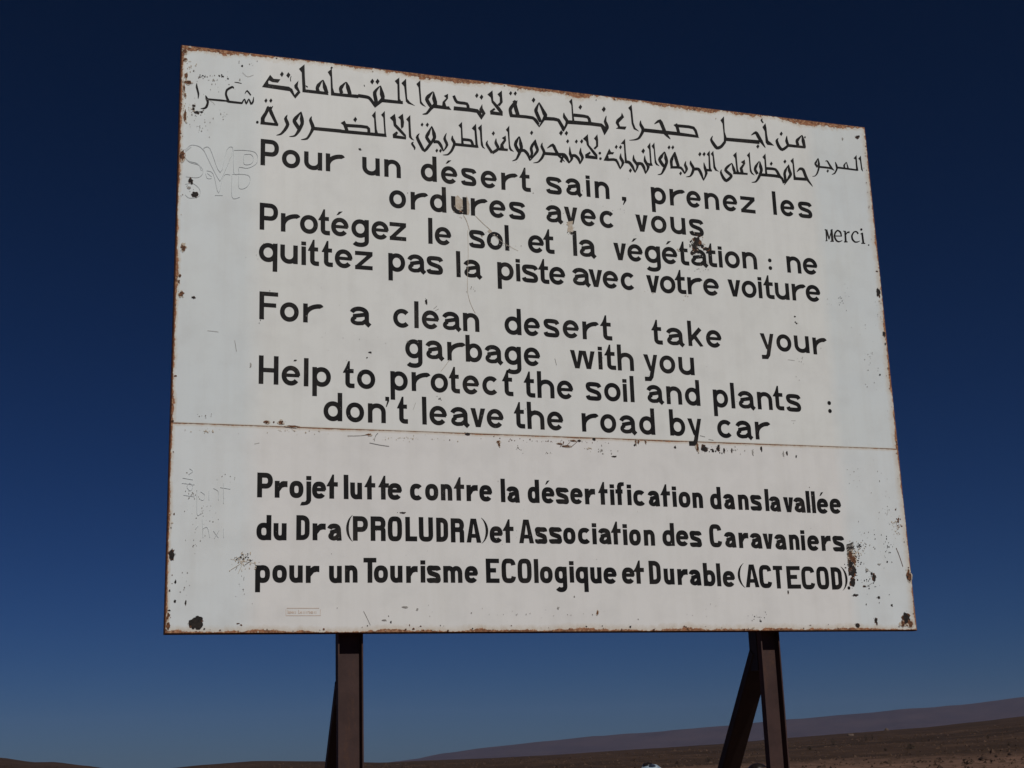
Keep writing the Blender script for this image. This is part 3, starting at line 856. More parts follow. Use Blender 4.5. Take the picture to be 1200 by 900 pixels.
17750,26162 17786,26054 17961,26151 17936,26219
17786,26054 17841,25938 18012,26045 17961,26151
17841,25938 17884,25855 18052,25968 18012,26045
17884,25855 17921,25805 18073,25920 18052,25968
17921,25805 17957,25763 18096,25876 18073,25920
17957,25763 17981,25741 18110,25848 18096,25876
18078,26705 18065,26591 18157,26616 18119,26716
18065,26591 18058,26417 18203,26456 18157,26616
18058,26417 18048,26279 18243,26337 18203,26456
18048,26279 18065,26192 18257,26257 18243,26337
18065,26192 18082,26115 18273,26163 18257,26257
18082,26115 18085,26063 18270,26056 18273,26163
18085,26063 18060,25978 18231,25935 18270,26056
18060,25978 18011,25848 18172,25796 18231,25935
18011,25848 17965,25737 18120,25684 18172,25796
17965,25737 17923,25619 18060,25570 18120,25684
17923,25619 17869,25481 17984,25429 18060,25570
17869,25481 17828,25394 17906,25321 17984,25429
17828,25394 17771,25337 17802,25264 17906,25321
17771,25337 17677,25277 17691,25231 17802,25264
17677,25277 17616,25235 17620,25219 17691,25231
18140,25801 18191,25815 18175,25988 18120,25973
18191,25815 18263,25832 18270,26009 18175,25988
18263,25832 18298,25833 18373,26003 18270,26009
18298,25833 18340,25802 18460,25946 18373,26003
18340,25802 18408,25734 18544,25863 18460,25946
18408,25734 18456,25671 18610,25772 18544,25863
18456,25671 18511,25575 18644,25639 18610,25772
18511,25575 18571,25433 18674,25477 18644,25639
18571,25433 18615,25342 18686,25372 18674,25477
18666,25346 18772,25458 18712,25501 18635,25369
18772,25458 18930,25638 18840,25703 18712,25501
18930,25638 19049,25771 18927,25854 18840,25703
19049,25771 19110,25852 18980,25932 18927,25854
19110,25852 19167,25939 19017,25994 18980,25932
19167,25939 19199,26050 19025,26022 19017,25994
19199,26050 19174,26172 19005,26094 19025,26022
19174,26172 19127,26301 18957,26217 19005,26094
19127,26301 19099,26392 18920,26331 18957,26217
19099,26392 19071,26470 18938,26449 18920,26331
19071,26470 19050,26577 18968,26569 18938,26449
19050,26577 19029,26646 18996,26643 18968,26569
18985,26628 18919,26552 18988,26521 19013,26615
18919,26552 18828,26427 18938,26379 18988,26521
18828,26427 18754,26331 18906,26268 18938,26379
18754,26331 18717,26256 18871,26197 18906,26268
18717,26256 18677,26169 18839,26129 18871,26197
18677,26169 18653,26071 18826,26087 18839,26129
18653,26071 18667,25966 18832,26019 18826,26087
18667,25966 18693,25856 18854,25905 18832,26019
18693,25856 18704,25788 18859,25792 18854,25905
18704,25788 18683,25720 18821,25678 18859,25792
18683,25720 18638,25618 18766,25568 18821,25678
18638,25618 18608,25551 18731,25502 18766,25568
18815,27158 18901,27042 18806,26877 18705,26997
19395,26500 19356,26449 19422,26437 19419,26496
19356,26449 19308,26358 19419,26352 19422,26437
19308,26358 19279,26247 19434,26299 19419,26352
19279,26247 19321,26135 19468,26222 19434,26299
19321,26135 19381,26014 19533,26097 19468,26222
19381,26014 19405,25936 19571,25965 19533,26097
19405,25936 19386,25856 19540,25824 19571,25965
19386,25856 19335,25731 19477,25679 19540,25824
19335,25731 19285,25634 19415,25564 19477,25679
19285,25634 19232,25541 19333,25465 19415,25564
19232,25541 19154,25432 19230,25359 19333,25465
19154,25432 19093,25361 19132,25284 19230,25359
19093,25361 19012,25316 19022,25252 19132,25284
19012,25316 18896,25277 18899,25236 19022,25252
18896,25277 18822,25250 18822,25233 18899,25236
19475,25785 19687,25791 19707,25970 19495,25963
19687,25791 20018,25802 20038,25981 19707,25970
20018,25802 20265,25811 20281,25989 20038,25981
20265,25811 20415,25826 20423,26002 20281,25989
20415,25826 20547,25844 20563,26017 20423,26002
20547,25844 20616,25845 20681,26011 20563,26017
20616,25845 20651,25822 20771,25954 20681,26011
20651,25822 20697,25766 20833,25876 20771,25954
20697,25766 20737,25707 20878,25802 20833,25876
20737,25707 20796,25628 20912,25697 20878,25802
20796,25628 20864,25518 20949,25566 20912,25697
20864,25518 20913,25450 20967,25480 20949,25566
19669,26185 19776,26238 19734,26298 19657,26201
19776,26238 19928,26322 19869,26437 19734,26298
19928,26322 19980,26331 20030,26526 19869,26437
19980,26331 19988,26302 20149,26417 20030,26526
19988,26302 20048,26175 20210,26268 20149,26417
20048,26175 20102,26062 20254,26157 20210,26268
20102,26062 20157,25971 20300,26073 20254,26157
20157,25971 20221,25868 20359,25974 20300,26073
20221,25868 20289,25776 20417,25890 20359,25974
20289,25776 20410,25680 20496,25765 20417,25890
20410,25680 20561,25562 20610,25611 20496,25765
20561,25562 20664,25493 20677,25506 20610,25611
20909,26873 20989,26765 20899,26612 20804,26724
20510,25425 20664,25888 20547,25916 20369,25458
20549,25815 20577,25792 20690,25922 20660,25947
20577,25792 20620,25754 20739,25879 20690,25922
20620,25754 20658,25712 20791,25822 20739,25879
20658,25712 20732,25633 20841,25713 20791,25822
20732,25633 20827,25514 20907,25572 20841,25713
20827,25514 20893,25440 20944,25477 20907,25572
20931,25437 21004,25502 20940,25542 20905,25454
21004,25502 21108,25617 20998,25669 20940,25542
21108,25617 21186,25742 21012,25745 20998,25669
21186,25742 21167,25868 21000,25792 21012,25745
21167,25868 21119,25975 20958,25892 21000,25792
21119,25975 21091,26056 20925,26004 20958,25892
21091,26056 21063,26173 20942,26152 20925,26004
21063,26173 21040,26338 20968,26327 20942,26152
21040,26338 21019,26443 20993,26439 20968,26327
20909,26882 20990,26774 20899,26620 20805,26732
21423,26922 21504,26814 21412,26660 21318,26772
21742,26977 21830,26860 21730,26693 21628,26815
21032,25797 21103,25816 21085,25990 21012,25970
21103,25816 21207,25841 21207,26019 21085,25990
21207,25841 21263,25846 21329,26021 21207,26019
21263,25846 21306,25818 21427,25963 21329,26021
21306,25818 21376,25751 21511,25878 21427,25963
21376,25751 21421,25695 21573,25792 21511,25878
21421,25695 21464,25627 21592,25680 21573,25792
21464,25627 21506,25521 21599,25554 21592,25680
21506,25521 21538,25453 21596,25473 21599,25554
21582,25458 21653,25553 21581,25579 21552,25469
21653,25553 21752,25710 21632,25743 21581,25579
21752,25710 21821,25860 21644,25847 21632,25743
21821,25860 21793,25992 21626,25904 21644,25847
21793,25992 21737,26099 21574,26003 21626,25904
21737,26099 21708,26166 21533,26111 21574,26003
21708,26166 21688,26246 21561,26239 21533,26111
21688,26246 21681,26368 21606,26369 21561,26239
21681,26368 21669,26448 21644,26449 21606,26369
22121,27312 21810,27003 21993,26861 22025,26651 22419,26097 22623,25948 22632,26120 22473,26316 22161,26666 22133,26962
22688,27367 22470,27094 22583,26969 22576,26669 22419,26502 22500,26425 22702,26640 22722,27027
21890,26061 22196,26277 22234,26183 22100,26041 22416,26033 22634,25992 22618,25854 21901,25850
22859,26251 22846,26209 22815,26176 22774,26161 22734,26167 22706,26194 22697,26233 22710,26275 22742,26308 22783,26324 22823,26317 22851,26290
22880,25925 22867,25883 22836,25850 22795,25835 22755,25841 22727,25868 22719,25907 22731,25949 22763,25982 22804,25997 22844,25991 22872,25964
23801,26860 23882,26751 23788,26596 23693,26709
24059,26871 24140,26762 24046,26606 23950,26720
23358,26583 22977,25816 23318,25843 23289,26105 23260,26187 23404,26245 23575,26255 23646,26391 23462,26380
23022,25833 23069,25826 23068,25916 23021,25893
23069,25826 23146,25822 23148,25945 23068,25916
23146,25822 23235,25818 23236,25971 23148,25945
23235,25818 23380,25841 23381,25997 23236,25971
23380,25841 23571,25866 23592,26028 23381,25997
23571,25866 23676,25858 23779,26001 23592,26028
23676,25858 23754,25759 23879,25836 23779,26001
23754,25759 23844,25565 23949,25619 23879,25836
23844,25565 23904,25437 23985,25477 23949,25619
23956,25390 24039,25491 23968,25522 23926,25404
24039,25491 24156,25658 24038,25698 23968,25522
24156,25658 24239,25817 24058,25806 24038,25698
24239,25817 24204,25956 24039,25861 24058,25806
24204,25956 24135,26065 23979,25960 24039,25861
24135,26065 24099,26129 23931,26064 23979,25960
24099,26129 24077,26194 23953,26184 23931,26064
24077,26194 24068,26298 23994,26297 23953,26184
24068,26298 24056,26366 24030,26366 23994,26297
24353,27287 24077,26963 24256,26939 24256,25823 24426,25798 24385,26051 24358,26477
24276,25800 24334,25800 24365,25982 24304,25982
24334,25800 24417,25799 24467,25980 24365,25982
24417,25799 24464,25790 24568,25954 24467,25980
24464,25790 24506,25752 24646,25885 24568,25954
24506,25752 24570,25676 24718,25794 24646,25885
24570,25676 24620,25604 24774,25706 24718,25794
24620,25604 24683,25512 24812,25584 24774,25706
24683,25512 24756,25383 24853,25434 24812,25584
24756,25383 24808,25302 24873,25336 24853,25434
24854,25279 24932,25391 24863,25415 24823,25291
24932,25391 25040,25574 24927,25601 24863,25415
25040,25574 25107,25749 24942,25715 24927,25601
25107,25749 25045,25894 24901,25785 24942,25715
25045,25894 24943,26016 24802,25898 24901,25785
24943,26016 24889,26094 24725,26011 24802,25898
24889,26094 24860,26169 24735,26148 24725,26011
24860,26169 24845,26287 24770,26281 24735,26148
24845,26287 24829,26364 24803,26362 24770,26281
24579,25531 24667,25413 24564,25247 24462,25368
25006,25769 25074,25776 25087,25958 25015,25950
25074,25776 25173,25785 25205,25967 25087,25958
25173,25785 25220,25782 25320,25949 25205,25967
25220,25782 25246,25752 25397,25873 25320,25949
25246,25752 25292,25676 25452,25776 25397,25873
25292,25676 25324,25605 25491,25682 25452,25776
25324,25605 25368,25510 25500,25556 25491,25682
25368,25510 25412,25376 25504,25405 25500,25556
25412,25376 25447,25291 25498,25307 25504,25405
25431,26787 25523,26664 25415,26489 25308,26617
25487,25280 25570,25382 25497,25411 25457,25292
25570,25382 25686,25554 25564,25589 25497,25411
25686,25554 25763,25728 25580,25701 25564,25589
25763,25728 25711,25883 25549,25785 25580,25701
25711,25883 25620,26023 25468,25920 25549,25785
25620,26023 25566,26117 25406,26046 25468,25920
25566,26117 25539,26200 25419,26181 25406,26046
25539,26200 25525,26318 25453,26312 25419,26181
25525,26318 25510,26394 25484,26392 25453,26312
25598,25789 25907,25808 25932,25930 25635,25972
25883,27227 25674,26944 25783,26804 25794,25942 25959,25800 25893,25995 25887,26599
26138,27255 25949,27017 26068,26835 26081,26015 26160,25894 26374,25830 26220,26008 26167,26197 26150,26757
25434,26820 25532,26688 25417,26501 25302,26637
26713,26771 26636,26700 26710,26661 26742,26756
26636,26700 26529,26583 26648,26519 26710,26661
26529,26583 26443,26498 26604,26404 26648,26519
26443,26498 26394,26432 26547,26331 26604,26404
26394,26432 26331,26344 26499,26272 26547,26331
26331,26344 26295,26222 26489,26263 26499,26272
26295,26222 26334,26105 26511,26212 26489,26263
26334,26105 26401,25993 26571,26113 26511,26212
26401,25993 26453,25914 26619,26040 26571,26113
26453,25914 26497,25863 26648,25993 26619,26040
26497,25863 26543,25820 26682,25949 26648,25993
26543,25820 26572,25796 26703,25920 26682,25949
26730,26739 26710,26640 26809,26664 26775,26750
26710,26640 26693,26487 26849,26526 26809,26664
26693,26487 26677,26360 26887,26424 26849,26526
26677,26360 26699,26273 26900,26350 26887,26424
26699,26273 26722,26193 26920,26251 26900,26350
26722,26193 26727,26139 26917,26134 26920,26251
26727,26139 26693,26037 26869,25996 26917,26134
26693,26037 26627,25883 26796,25832 26869,25996
26627,25883 26569,25758 26733,25702 26796,25832
26569,25758 26523,25638 26661,25586 26733,25702
26523,25638 26464,25504 26573,25451 26661,25586
26464,25504 26422,25422 26486,25351 26573,25451
26422,25422 26366,25380 26382,25309 26486,25351
26366,25380 26272,25342 26275,25297 26382,25309
26272,25342 26209,25314 26210,25297 26275,25297
27041,27186 27123,27075 27025,26918 26928,27032
27276,27212 27359,27101 27260,26943 27163,27058
27309,26771 27236,26663 27330,26637 27358,26757
27236,26663 27135,26493 27276,26454 27330,26637
27135,26493 27057,26367 27245,26322 27276,26454
27057,26367 27034,26294 27221,26265 27245,26322
27034,26294 27018,26226 27206,26221 27221,26265
27018,26226 27011,26154 27197,26179 27206,26221
27011,26154 27018,26047 27192,26082 27197,26179
27018,26047 27032,25912 27193,25948 27192,26082
27032,25912 27043,25826 27193,25860 27193,25948
27314,26798 27304,26707 27430,26741 27403,26822
27304,26707 27299,26562 27464,26610 27430,26741
27299,26562 27300,26422 27501,26494 27464,26610
27300,26422 27344,26256 27537,26334 27501,26494
27344,26256 27404,26047 27590,26124 27537,26334
27404,26047 27443,25914 27624,25989 27590,26124
27026,25765 27200,25783 27208,25928 27033,25904
27200,25783 27466,25809 27484,25960 27208,25928
27466,25809 27633,25804 27705,25955 27484,25960
27633,25804 27711,25745 27823,25835 27705,25955
27711,25745 27796,25619 27892,25678 27823,25835
27796,25619 27852,25534 27925,25577 27892,25678
27901,25514 27968,25587 27897,25616 27871,25527
27968,25587 28060,25710 27943,25747 27897,25616
28060,25710 28129,25836 27952,25826 27943,25747
28129,25836 28106,25952 27941,25875 27952,25826
28106,25952 28059,26048 27903,25966 27941,25875
28059,26048 28036,26102 27876,26063 27903,25966
28036,26102 28025,26159 27912,26166 27876,26063
28025,26159 28031,26251 27964,26261 27912,26166
28031,26251 28030,26313 28004,26317 27964,26261
27654,25661 27733,25555 27638,25405 27545,25515
28305,26381 28279,26338 28356,26344 28340,26383
28279,26338 28252,26262 28371,26284 28356,26344
28252,26262 28242,26171 28396,26245 28371,26284
28242,26171 28288,26074 28439,26175 28396,26245
28288,26074 28349,25964 28513,26063 28439,26175
28349,25964 28373,25895 28560,25942 28513,26063
28373,25895 28360,25829 28534,25807 28560,25942
28360,25829 28319,25716 28479,25674 28534,25807
28319,25716 28281,25631 28429,25576 28479,25674
28281,25631 28256,25566 28373,25502 28429,25576
28256,25566 28219,25498 28304,25429 28373,25502
28219,25498 28190,25456 28228,25375 28304,25429
28190,25456 28128,25422 28135,25354 28228,25375
28128,25422 28028,25389 28029,25346 28135,25354
28028,25389 27963,25364 27963,25347 28029,25346
28443,25782 28532,25800 28531,25981 28439,25963
28532,25800 28662,25821 28682,26006 28531,25981
28662,25821 28724,25822 28828,25992 28682,26006
28724,25822 28756,25782 28916,25894 28828,25992
28756,25782 28809,25677 28973,25768 28916,25894
28809,25677 28852,25580 29013,25659 28973,25768
28852,25580 28907,25473 29037,25530 29013,25659
28907,25473 28966,25335 29061,25375 29037,25530
28966,25335 29009,25249 29070,25274 29061,25375
29053,25225 29134,25341 29063,25365 29021,25236
29134,25341 29250,25529 29135,25560 29063,25365
29250,25529 29333,25694 29166,25697 29135,25560
29333,25694 29329,25836 29160,25783 29166,25697
29329,25836 29295,25969 29129,25902 29160,25783
29295,25969 29270,26067 29102,26007 29129,25902
29270,26067 29232,26163 29107,26125 29102,26007
29232,26163 29193,26280 29113,26256 29107,26125
29193,26280 29160,26352 29124,26341 29113,26256
28945,26989 29035,26869 28926,26698 28821,26822
29215,27019 29305,26898 29196,26727 29090,26851
29226,25833 29609,25842 29634,25957 29260,25992
29572,27138 29361,26886 29463,26766 29421,25909 29618,25855 29554,26075 29556,26688
29797,27144 29620,26936 29725,26794 29726,26093 29825,25929 30077,25889 29941,25985 29854,26194 29827,26717
30230,26040 30191,26004 30245,25985 30253,26030
30191,26004 30139,25935 30231,25921 30245,25985
30139,25935 30109,25842 30239,25878 30231,25921
30109,25842 30133,25727 30274,25797 30239,25878
30133,25727 30182,25586 30337,25674 30274,25797
30182,25586 30228,25478 30392,25589 30337,25674
30228,25478 30283,25399 30436,25531 30392,25589
30283,25399 30360,25321 30488,25481 30436,25531
30360,25321 30488,25285 30484,25472 30488,25481
30488,25285 30624,25359 30528,25502 30484,25472
30624,25359 30752,25468 30638,25593 30528,25502
30752,25468 30836,25552 30712,25662 30638,25593
30836,25552 30886,25616 30734,25685 30712,25662
30886,25616 30917,25708 30738,25680 30734,25685
30917,25708 30883,25804 30741,25680 30738,25680
30883,25804 30779,25894 30653,25751 30741,25680
30779,25894 30634,26004 30500,25862 30653,25751
30634,26004 30572,26065 30394,25982 30500,25862
30572,26065 30584,26072 30434,26138 30394,25982
30584,26072 30649,26153 30530,26250 30434,26138
30649,26153 30717,26227 30613,26330 30530,26250
30717,26227 30786,26314 30713,26398 30613,26330
30786,26314 30881,26416 30835,26475 30713,26398
30881,26416 30939,26486 30915,26517 30835,26475
30905,26493 30903,26394 30992,26428 30948,26510
30903,26394 30913,26242 31049,26295 30992,26428
30913,26242 30917,26120 31099,26193 31049,26295
30917,26120 30947,26029 31118,26100 31099,26193
30947,26029 30982,25930 31141,25998 31118,26100
30982,25930 31005,25869 31153,25932 31141,25998
30947,25830 31876,25872 31897,25990 30976,26000
31274,27232 31038,27005 31155,26832 31182,25964 31354,25945 31287,26186 31275,26713
31768,26807 31508,26632 31637,26539 31395,26250 31428,25979 31631,26000 31585,26243 31786,26555
32140,27326 31930,27101 32038,26953 32038,26105 32134,25956 32341,25882 32182,26067 32134,26274 32128,26856
32689,26829 32602,26745 32670,26709 32715,26814
32602,26745 32479,26608 32590,26551 32670,26709
32479,26608 32382,26500 32543,26434 32590,26551
32382,26500 32340,26412 32509,26371 32543,26434
32340,26412 32308,26318 32484,26309 32509,26371
32308,26318 32301,26218 32477,26277 32484,26309
32301,26218 32339,26114 32505,26213 32477,26277
32339,26114 32399,26006 32564,26116 32505,26213
32399,26006 32437,25940 32605,26052 32564,26116
32716,26793 32693,26709 32792,26732 32761,26804
32693,26709 32671,26579 32828,26616 32792,26732
32671,26579 32651,26466 32861,26529 32828,26616
32651,26466 32670,26382 32874,26456 32861,26529
32670,26382 32690,26300 32893,26353 32874,26456
32690,26300 32691,26239 32886,26232 32893,26353
32691,26239 32651,26123 32827,26082 32886,26232
32651,26123 32574,25951 32738,25901 32827,26082
32574,25951 32509,25821 32662,25761 32738,25901
32509,25821 32458,25719 32583,25655 32662,25761
32458,25719 32392,25612 32489,25544 32583,25655
32392,25612 32344,25547 32395,25463 32489,25544
32344,25547 32274,25506 32282,25432 32395,25463
32274,25506 32163,25470 32163,25424 32282,25432
32163,25470 32090,25443 32090,25427 32163,25424
32641,25882 33009,25893 33040,26076 32671,26064
33009,25893 33574,25905 33612,26089 33040,26076
33574,25905 33939,25886 34021,26064 33612,26089
33939,25886 34037,25817 34178,25910 34021,26064
34037,25817 34089,25670 34210,25714 34178,25910
34089,25670 34121,25566 34210,25593 34210,25714
33149,27339 32930,27101 33044,26954 33015,25994 33165,26009 33147,26432 33150,26965
33123,26318 33279,26330 33303,26499 33145,26490
33279,26330 33516,26342 33555,26508 33303,26499
33516,26342 33664,26327 33764,26474 33555,26508
33664,26327 33737,26229 33892,26335 33764,26474
33737,26229 33816,26053 33986,26149 33892,26335
33816,26053 33864,25935 34042,26032 33986,26149
33488,26874 33574,26760 33466,26597 33366,26715
34219,25478 34348,25622 34274,25662 34184,25498
34348,25622 34537,25850 34423,25910 34274,25662
34537,25850 34675,26009 34521,26089 34423,25910
34675,26009 34727,26085 34568,26158 34521,26089
34727,26085 34765,26154 34587,26189 34568,26158
34765,26154 34782,26241 34590,26195 34587,26189
34782,26241 34762,26333 34577,26251 34590,26195
34762,26333 34726,26432 34541,26348 34577,26251
34726,26432 34705,26507 34515,26448 34541,26348
34705,26507 34676,26599 34536,26573 34515,26448
34676,26599 34653,26729 34567,26715 34536,26573
34653,26729 34630,26812 34596,26807 34567,26715
34565,26759 34486,26673 34554,26643 34594,26746
34486,26673 34373,26534 34484,26488 34554,26643
34373,26534 34284,26425 34442,26371 34484,26488
34284,26425 34246,26342 34412,26307 34442,26371
34246,26342 34215,26255 34388,26241 34412,26307
34215,26255 34197,26166 34377,26188 34388,26241
34197,26166 34199,26060 34379,26103 34377,26188
34199,26060 34210,25936 34390,25978 34379,26103
34210,25936 34213,25851 34392,25867 34390,25978
34213,25851 34204,25779 34358,25764 34392,25867
34204,25779 34180,25684 34313,25663 34358,25764
34180,25684 34166,25622 34282,25602 34313,25663
34398,27104 34484,26989 34375,26826 34275,26945
34963,27265 34747,27054 34871,26879 34850,25888 35036,25960 34980,26195 34973,26836
34853,25867 35696,25899 35726,26083 34883,26051
35112,26378 35184,26428 35134,26466 35096,26390
35184,26428 35286,26507 35208,26580 35134,26466
35286,26507 35351,26536 35290,26674 35208,26580
35351,26536 35381,26538 35401,26708 35290,26674
35381,26538 35431,26533 35520,26703 35401,26708
35431,26533 35458,26514 35627,26634 35520,26703
35458,26514 35501,26396 35688,26481 35627,26634
35501,26396 35561,26187 35747,26271 35688,26481
35561,26187 35629,26003 35806,26109 35747,26271
35629,26003 35769,25846 35887,25934 35806,26109
35769,25846 35945,25670 36012,25722 35887,25934
35945,25670 36065,25566 36084,25581 36012,25722
""",
    'shukran': """
764,27715 750,27667 801,27671 790,27716
750,27667 736,27588 813,27599 801,27671
736,27588 731,27500 832,27532 813,27599
731,27500 761,27387 856,27427 832,27532
761,27387 803,27242 896,27280 856,27427
803,27242 829,27135 922,27159 896,27280
829,27135 842,27048 916,27054 922,27159
842,27048 846,26945 900,26946 916,27054
846,26945 852,26880 886,26881 900,26946
1219,27089 1219,27048 1270,27079 1243,27103
1219,27048 1225,26988 1307,27034 1270,27079
1225,26988 1230,26930 1341,26990 1307,27034
1230,26930 1254,26865 1366,26923 1341,26990
1254,26865 1283,26781 1397,26830 1366,26923
1283,26781 1295,26723 1414,26739 1397,26830
1295,26723 1285,26661 1404,26642 1414,26739
1285,26661 1261,26572 1379,26539 1404,26642
1261,26572 1239,26515 1352,26458 1379,26539
1239,26515 1226,26485 1310,26402 1352,26458
1226,26485 1201,26451 1259,26360 1310,26402
1201,26451 1177,26427 1206,26331 1259,26360
1177,26427 1126,26397 1136,26323 1206,26331
1126,26397 1049,26366 1054,26320 1136,26323
1049,26366 1000,26342 1001,26324 1054,26320
1275,26854 1476,26856 1482,26955 1281,26950
1476,26856 1788,26860 1794,26962 1482,26955
1788,26860 2013,26863 2019,26968 1794,26962
2013,26863 2134,26870 2140,26966 2019,26968
2134,26870 2235,26877 2240,26963 2140,26966
2235,26877 2294,26883 2299,26959 2240,26963
2666,27674 2660,27711 2612,27670 2636,27652
2660,27711 2634,27767 2584,27691 2612,27670
2634,27767 2563,27796 2581,27684 2584,27691
2563,27796 2469,27745 2518,27644 2581,27684
2469,27745 2352,27661 2412,27565 2518,27644
2352,27661 2264,27575 2350,27503 2412,27565
2264,27575 2221,27474 2329,27448 2350,27503
2221,27474 2203,27360 2315,27360 2329,27448
2203,27360 2204,27253 2315,27286 2315,27360
2204,27253 2237,27129 2347,27185 2315,27286
2237,27129 2289,26984 2403,27049 2347,27185
2289,26984 2323,26893 2442,26961 2403,27049
2250,26911 2267,26890 2317,26976 2299,26983
2267,26890 2311,26857 2347,26964 2317,26976
2311,26857 2396,26834 2413,26958 2347,26964
2396,26834 2603,26833 2613,26952 2413,26958
2603,26833 2900,26837 2909,26949 2613,26952
2900,26837 3094,26841 3102,26947 2909,26949
3115,26874 3144,26951 3075,26984 3037,26909
3144,26951 3191,27064 3133,27099 3075,26984
3191,27064 3195,27103 3210,27170 3133,27099
3195,27103 3199,27054 3265,27085 3210,27170
3199,27054 3227,26925 3301,26961 3265,27085
3227,26925 3295,26832 3292,26927 3301,26961
3295,26832 3367,26938 3296,26967 3292,26927
3367,26938 3411,27077 3349,27104 3296,26967
3411,27077 3421,27129 3420,27196 3349,27104
3421,27129 3426,27080 3492,27120 3420,27196
3426,27080 3467,26951 3544,26996 3492,27120
3467,26951 3513,26855 3571,26945 3544,26996
3513,26855 3610,26889 3541,26955 3571,26945
3610,26889 3656,26968 3572,27011 3541,26955
3656,26968 3686,27045 3594,27066 3572,27011
3686,27045 3689,27134 3617,27137 3594,27066
3689,27134 3687,27241 3638,27241 3617,27137
3687,27241 3680,27309 3654,27308 3638,27241
3219,27422 3255,27478 3222,27494 3204,27429
3255,27478 3306,27558 3260,27594 3222,27494
3306,27558 3318,27574 3335,27661 3260,27594
3318,27574 3359,27532 3415,27593 3335,27661
3359,27532 3438,27430 3496,27484 3415,27593
3438,27430 3489,27360 3546,27412 3496,27484
2679,28003 2725,28000 2728,28036 2681,28032
2725,28000 2799,27997 2802,28039 2728,28036
2799,27997 2859,27993 2866,28041 2802,28039
2859,27993 2921,27990 2929,28030 2866,28041
2921,27990 2996,27983 3002,28015 2929,28030
2996,27983 3044,27980 3048,28004 3002,28015
""",
    'marju': """
36601,27429 36543,27362 36599,27341 36626,27420
36543,27362 36461,27254 36548,27221 36599,27341
36461,27254 36399,27179 36513,27129 36548,27221
36399,27179 36372,27143 36477,27080 36513,27129
36372,27143 36334,27093 36457,27058 36477,27080
36334,27093 36322,27010 36455,27068 36457,27058
36322,27010 36363,26933 36484,27018 36455,27068
36363,26933 36427,26847 36545,26936 36484,27018
36427,26847 36468,26792 36586,26883 36545,26936
36611,27396 36589,27305 36666,27319 36645,27403
36589,27305 36566,27163 36686,27185 36666,27319
36566,27163 36543,27051 36704,27077 36686,27185
36543,27051 36544,26967 36694,26987 36704,27077
36544,26967 36543,26872 36680,26884 36694,26987
36543,26872 36535,26794 36657,26788 36680,26884
36535,26794 36503,26694 36618,26676 36657,26788
36503,26694 36453,26564 36561,26540 36618,26676
36453,26564 36411,26471 36510,26436 36561,26540
36411,26471 36375,26405 36450,26361 36510,26436
36375,26405 36326,26335 36380,26290 36450,26361
36326,26335 36287,26289 36314,26241 36380,26290
36287,26289 36236,26262 36242,26219 36314,26241
36236,26262 36163,26239 36164,26209 36242,26219
36163,26239 36115,26222 36115,26206 36164,26209
36546,26808 36755,26810 36779,26931 36570,26928
36755,26810 37077,26813 37104,26934 36779,26931
37077,26813 37305,26807 37345,26927 37104,26934
37305,26807 37430,26791 37478,26877 37345,26927
37430,26791 37545,26758 37581,26811 37478,26877
37545,26758 37618,26740 37636,26765 37581,26811
37073,27263 37110,27269 37100,27309 37067,27283
37110,27269 37156,27276 37164,27342 37100,27309
37156,27276 37174,27264 37245,27334 37164,27342
37174,27264 37216,27187 37310,27248 37245,27334
37216,27187 37280,27054 37385,27120 37310,27248
37280,27054 37339,26942 37449,27022 37385,27120
37339,26942 37431,26859 37508,26924 37449,27022
37431,26859 37541,26769 37587,26809 37508,26924
37541,26769 37615,26717 37633,26733 37587,26809
37193,26779 37263,26685 37172,26552 37090,26649
37724,27293 37725,27229 37792,27259 37757,27308
37725,27229 37734,27133 37836,27176 37792,27259
37734,27133 37735,27054 37872,27104 37836,27176
37735,27054 37746,26994 37881,27033 37872,27104
37746,26994 37754,26923 37885,26946 37881,27033
37754,26923 37749,26869 37871,26857 37885,26946
37749,26869 37715,26789 37819,26755 37871,26857
37715,26789 37652,26677 37744,26636 37819,26755
37652,26677 37603,26605 37671,26544 37744,26636
37603,26605 37554,26559 37582,26497 37671,26544
37554,26559 37475,26511 37488,26468 37582,26497
37475,26511 37424,26477 37429,26457 37488,26468
37777,26898 39213,26879 39237,26978 37806,27019
38480,27377 38420,27321 38471,27292 38507,27361
38420,27321 38332,27229 38411,27190 38471,27292
38332,27229 38265,27142 38385,27125 38411,27190
38265,27142 38262,27058 38382,27092 38385,27125
38262,27058 38282,26990 38392,27035 38382,27092
38282,26990 38297,26951 38399,26995 38392,27035
38486,27347 38522,26913 38637,26951 38533,27362
39243,27897 39016,27670 39136,27601 39110,26933 39262,26894 39234,27229
39532,27889 39335,27677 39440,27578 39462,26980 39577,26867 39545,27207
""",
